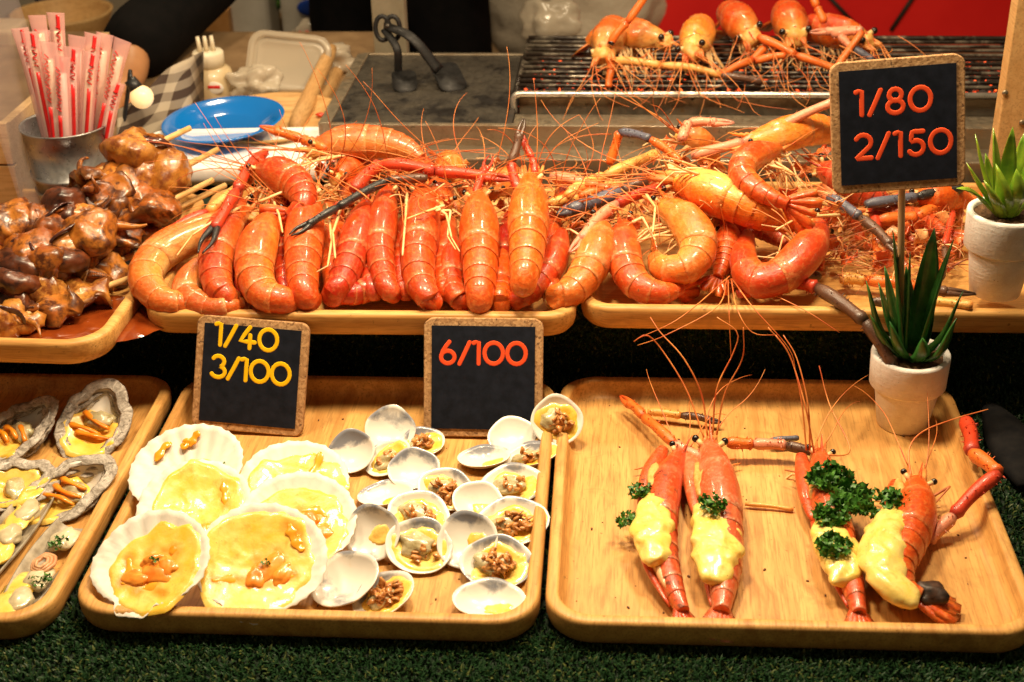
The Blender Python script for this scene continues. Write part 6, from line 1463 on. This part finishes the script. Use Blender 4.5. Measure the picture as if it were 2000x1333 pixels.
# red panel, beige sacks behind the grate
M_redp = mottled('red_tarpaulin', (.72, .004, .004), (.80, .010, .008), .08, .6, .15, 2)
xa, xb = Q(1248, 30, 215).x, Q(1975, 30, 215).x
rp = thing('red_panel', 'red canvas stall panel with dark seams behind the grate', 'panel', ((xa+xb)/2, 215, -6))
obj('canvas', box(xa, xb+12, 215, 217, -6, 40), M_redp, rp, smooth=False)
for k, (p0, p1) in enumerate((((1418, -40), (1420, 80)), ((1615, -10), (1670, 48)), ((1800, -30), (1740, 60)))):
    a, b = Q(*p0, 214.8), Q(*p1, 214.8); obj('seam', tube([a, (a+b)/2, b], .32, 6), M_soot, rp)
M_beige = mottled('beige_sack', (.50, .42, .32), (.64, .56, .44), .15, .7, .4, 1.0, bdist=.4)
t = thing('beige_sack', 'large pale beige sack behind the griddle', 'sack', Q(1100, 60, 200))
obj('sack_body', blob(Q(1110, 10, 215), (15, 6, 9), .16, 1.3, 4, 4), M_beige, t)
tag(obj('clear_bag', blob(Q(1080, 40, 192), (4, 2.5, 3.2), .25, 1.6, 6, 4), M_clearlid, base=Q(1080, 60, 192)), 'crumpled clear bag in front of the beige sack behind the grate', 'bag')
# wooden post at the right
px_ = Q(1972, 150, 118)
wp = thing('wooden_post', 'narrow wooden post with screws at the right edge', 'post', (px_.x, 118, 7.2))
M_post = wood('post_wood', 'y', (.50, .28, .10), (.64, .40, .17), (2, 7, 7), .5)
o = obj('upright', box(px_.x-.3, px_.x+5, 118, 120, 7.2, 46), M_post, wp, smooth=False); bevel(o, .1)
for py in (182, 240): q = Q(1963 if py == 182 else 1996, py, 117.95); obj('screw_head', blob(q, (.26, .12, .26), 0, 1, 0, 2), M_steel, wp)
# upright steel strip and tongs
M_iron = steel_mat('dark_tong_steel', (.022, .022, .024), (.05, .048, .046), (.010, .009, .008), .42)
us = thing('steel_post', 'upright dull steel post behind the griddle', 'post', Q(757, 110, 160))
o = obj('post', box(Q(728, 60, 160).x, Q(792, 60, 160).x, 160, 162, -5, 40), mottled('dull_olive_steel', (.30, .26, .18), (.38, .33, .24), .4, .45, metal=.3), us, smooth=False); bevel(o, .15)
tg = thing('grill_tongs', 'blackened steel tongs lying on the griddle plate', 'tongs', P(860, 170, zB))
def bar(pts, w, th, up): return tube(spline(pts, 18), w, 8, flat=th, up=up)
hg = Q(757, 52, 146)
obj('long_arm', bar([hg, Q(805, 75, 144), P(858, 138, zB+1.4)], lambda t: .50+.12*t, .30, (0, -.6, .8)), M_iron, tg)
obj('short_arm', bar([hg+V((-.4, 0, -.3)), Q(775, 95, 144), P(778, 142, zB+1.0)], lambda t: .42, .30, (0, -.6, .8)), M_iron, tg)
def blade(c, w, l, rz): 
    L = rrect(w, l, .9, 5); n = len(L); M = Matrix.Translation(c) @ Matrix.Rotation(R(rz), 4, 'Z') @ Matrix.Rotation(R(20), 4, 'X')
    vs = [M @ V((x, y, z*.6+.12*(x/w*2)**2)) for z in (0, .18) for x, y in L]; return vs, [tuple(reversed(range(n))), tuple(range(n, 2*n))]+[(k, (k+1) % n, n+(k+1) % n, n+k) for k in range(n)]
obj('blade', blade(P(876, 152, zB+.7), 3.0, 4.8, 25), M_iron, tg)
obj('blade', blade(P(790, 160, zB+.5), 2.6, 3.6, 12), M_iron, tg)
for k in (-1, 1): 
    q = hg+V((k*.55, 0, -.2)); obj('finger_ring', ring([q+V((.75*math.cos(x/16*6.283), .2*math.sin(x/16*6.283), 1.25*math.sin(x/16*6.283))) for x in range(16)], .26, 7, 1, (.1, -1, 0)), M_iron, tg)
obj('rivet', blob(hg, (.4, .4, .4), 0, 1, 0, 2), M_bar, tg)
# dark sheath thing at the right edge beside the tray
dk = P(1960, 860, 0.1)
o = obj('folded_umbrella', tube(spline([P(1935, 795, 1.0), P(1968, 850, 1.0), P(2010, 950, .9)], 12), lambda t: .3+1.6*math.sin(math.pi*min(1, t*.8+.08)), 10, flat=.5), mottled('black_cloth', (.006, .006, .007), (.012, .011, .011), 1, .85, spec=.1), base=dk)
tag(o, 'dark leaf shaped cloth bundle on the turf at the right edge', 'cloth')

# ---------------------------------------------------------------- the cook behind the grill
def skin_mesh(name, joints, edges, mats_fn, parent, mat):
    me = bpy.data.meshes.new(name); names = list(joints); idx = {n: i for i, n in enumerate(names)}
    b = BASE[parent.name]
    me.from_pydata([tuple((joints[n][0]-b)*K) for n in names], [(idx[a], idx[c]) for a, c in edges], [])
    o = bpy.data.objects.new(name, me); COL.objects.link(o); o.parent = parent; BASE[o.name] = b
    md = o.modifiers.new('skin', 'SKIN'); md.use_smooth_shade = True
    for n in names:
        r = joints[n][1]; r = r if isinstance(r, tuple) else (r, r)
        me.skin_vertices[0].data[idx[n]].radius = (r[0]*K, r[1]*K)
    me.skin_vertices[0].data[0].use_root = True
    o.modifiers.new('sub', 'SUBSURF').levels = 2; o.modifiers['sub'].render_levels = 2
    me.materials.append(mat); return o
M_cloth = mottled('black_clothing', (.004, .004, .004), (.007, .006, .006), .4, .9, .2, 4, spec=.08)
M_skin = mottled('skin', (.40, .18, .075), (.48, .23, .10), .3, .45, sss=.1)
yP = 200
pe = V(((Q(675, 40, yP).x+Q(885, 40, yP).x)/2, yP+1, 16))
pn = thing('person', 'person in black clothes reaching over the counter from behind the grill', 'person', (pe.x, pe.y, -90))
hl = Q(678, 60, yP); hr = Q(880, 60, yP)
kneeL = V((hl.x+1.2, yP, -38)); kneeR = V((hr.x, yP, -38))
sh = V((pe.x, yP-8, 62)); shL = sh+V((-15, -4, -2)); shR = sh+V((15, 0, -2))
elb = Q(470, -95, 186); wr_ = Q(258, 96, 157)
J = {'pelvis': (pe, (10.5, 8)), 'waist': (pe+V((0, -3, 14)), (10, 7.5)), 'chest': (pe+V((0, -7, 32)), (12, 9)), 'neck0': (sh, (7, 6)), 'neck1': (sh+V((0, -2, 6)), 4.6), 'shL': (shL, 5.6), 'shR': (shR, 5.6),
     'elbL': (elb, 4.6), 'forL': (elb.lerp(wr_, .55), 4.4), 'cufL': (elb.lerp(wr_, 1.10), 4.9), 'elbR': (shR+V((6, -2, -24)), 4.8), 'wrR': (shR+V((4, -12, -42)), 3.8),
     'thL': (V((hl.x, yP, 8)), (4.6, 6.5)), 'thR': (V((hr.x, yP, 8)), (6.6, 7)), 'knL': (kneeL, 4.6), 'knR': (kneeR, 5.6), 'anL': (V((kneeL.x, yP+2, -84)), 4.2), 'anR': (V((kneeR.x, yP+2, -84)), 4.2),
     'toL': (V((kneeL.x, yP-10, -88)), 3.2), 'toR': (V((kneeR.x, yP-10, -88)), 3.2)}
E_ = [('pelvis', 'waist'), ('waist', 'chest'), ('chest', 'neck0'), ('neck0', 'neck1'), ('neck0', 'shL'), ('neck0', 'shR'), ('shL', 'elbL'), ('elbL', 'forL'), ('forL', 'cufL'), ('shR', 'elbR'), ('elbR', 'wrR'),
      ('pelvis', 'thL'), ('pelvis', 'thR'), ('thL', 'knL'), ('thR', 'knR'), ('knL', 'anL'), ('knR', 'anR'), ('anL', 'toL'), ('anR', 'toR')]
skin_mesh('body', J, E_, None, pn, M_cloth)
w2 = Q(258, 140, 153); hn = Q(212, 182, 147)
HJ = {'a': (wr_+(wr_-w2)*.2, (2.4, 2.4)), 'b': (w2, (2.0, 1.9)), 'c': (hn, (3.2, 1.6)), 'd': (hn+(hn-w2)*.45, (3.4, 1.3))}
HE = [('a', 'b'), ('b', 'c'), ('c', 'd')]
dv = (hn-w2).normalized(); sv = dv.cross(V((0, 0, 1))).normalized(); k0 = hn+(hn-w2)*.45
for i, (o_, L_) in enumerate(((-2.4, 5.4), (-.8, 6.4), (.8, 6.0), (2.3, 4.8))):
    b0 = k0+sv*o_; HJ['f%da' % i] = (b0+dv*.6, .95); HJ['f%db' % i] = (b0+dv*L_*.45+V((0, 0, -.5)), .85); HJ['f%dc' % i] = (b0+dv*L_*.8+V((0, 0, -1.9)), .72)
    HE += [('d', 'f%da' % i), ('f%da' % i, 'f%db' % i), ('f%db' % i, 'f%dc' % i)]
HJ['ta'] = (hn+sv*-2.6, 1.1); HJ['tb'] = (hn+sv*-4.0+dv*2.4+V((0, 0, -.6)), .95); HJ['tc'] = (hn+sv*-4.2+dv*4.6+V((0, 0, -1.2)), .8); HE += [('c', 'ta'), ('ta', 'tb'), ('tb', 'tc')]
skin_mesh('hand', HJ, HE, None, pn, M_skin)
hd = sh+V((-2, -5, 17)); 
obj('head', blob(hd, (7.4, 9.0, 11), .03, 1, 3, 4), M_skin, pn)
obj('hair', blob(hd+V((0, 1.6, 2.6)), (8.0, 8.8, 9.6), .05, 1.5, 5, 4), M_blackp, pn)
obj('nose', blob(hd+V((0, -9.0, -1)), (1.2, 1.6, 1.9), .05, 1, 3, 3), M_skin, pn)
for k in (-1, 1): obj('ear', blob(hd+V((k*7.4, .5, -.5)), (.9, 1.6, 2.6), .1, 1, 3, 3), M_skin, pn); obj('eye', blob(hd+V((k*3, -8.0, 1)), (.9, .5, .6), 0, 1, 3, 2), M_eye, pn)
obj('mouth', blob(hd+V((0, -8.0, -5)), (2.2, .8, .6), .05, 1, 3, 3), mottled('lips', (.4, .14, .1), (.45, .17, .12), 1, .5), pn)

# more clutter on the back counter
for k, (px, py, y, w, lab, mt) in enumerate(((500, 165, 150, 2.2, 'crumpled clear plastic bag left of the container lid', M_clearlid), (640, 150, 160, 2.6, 'clear plastic bag beside the griddle behind the pestles', M_clearlid))):
    c_ = Q(px, py, y); o = obj('crumpled_bag', blob((c_.x, c_.y, max(c_.z, 8.5+w*.55)), (w*1.2, w*.8, w*.8), .34, 1.9, 40+k, 4), mt, base=(c_.x, c_.y, 8.5)); tag(o, lab, 'bag', 'clear bags on the back counter')
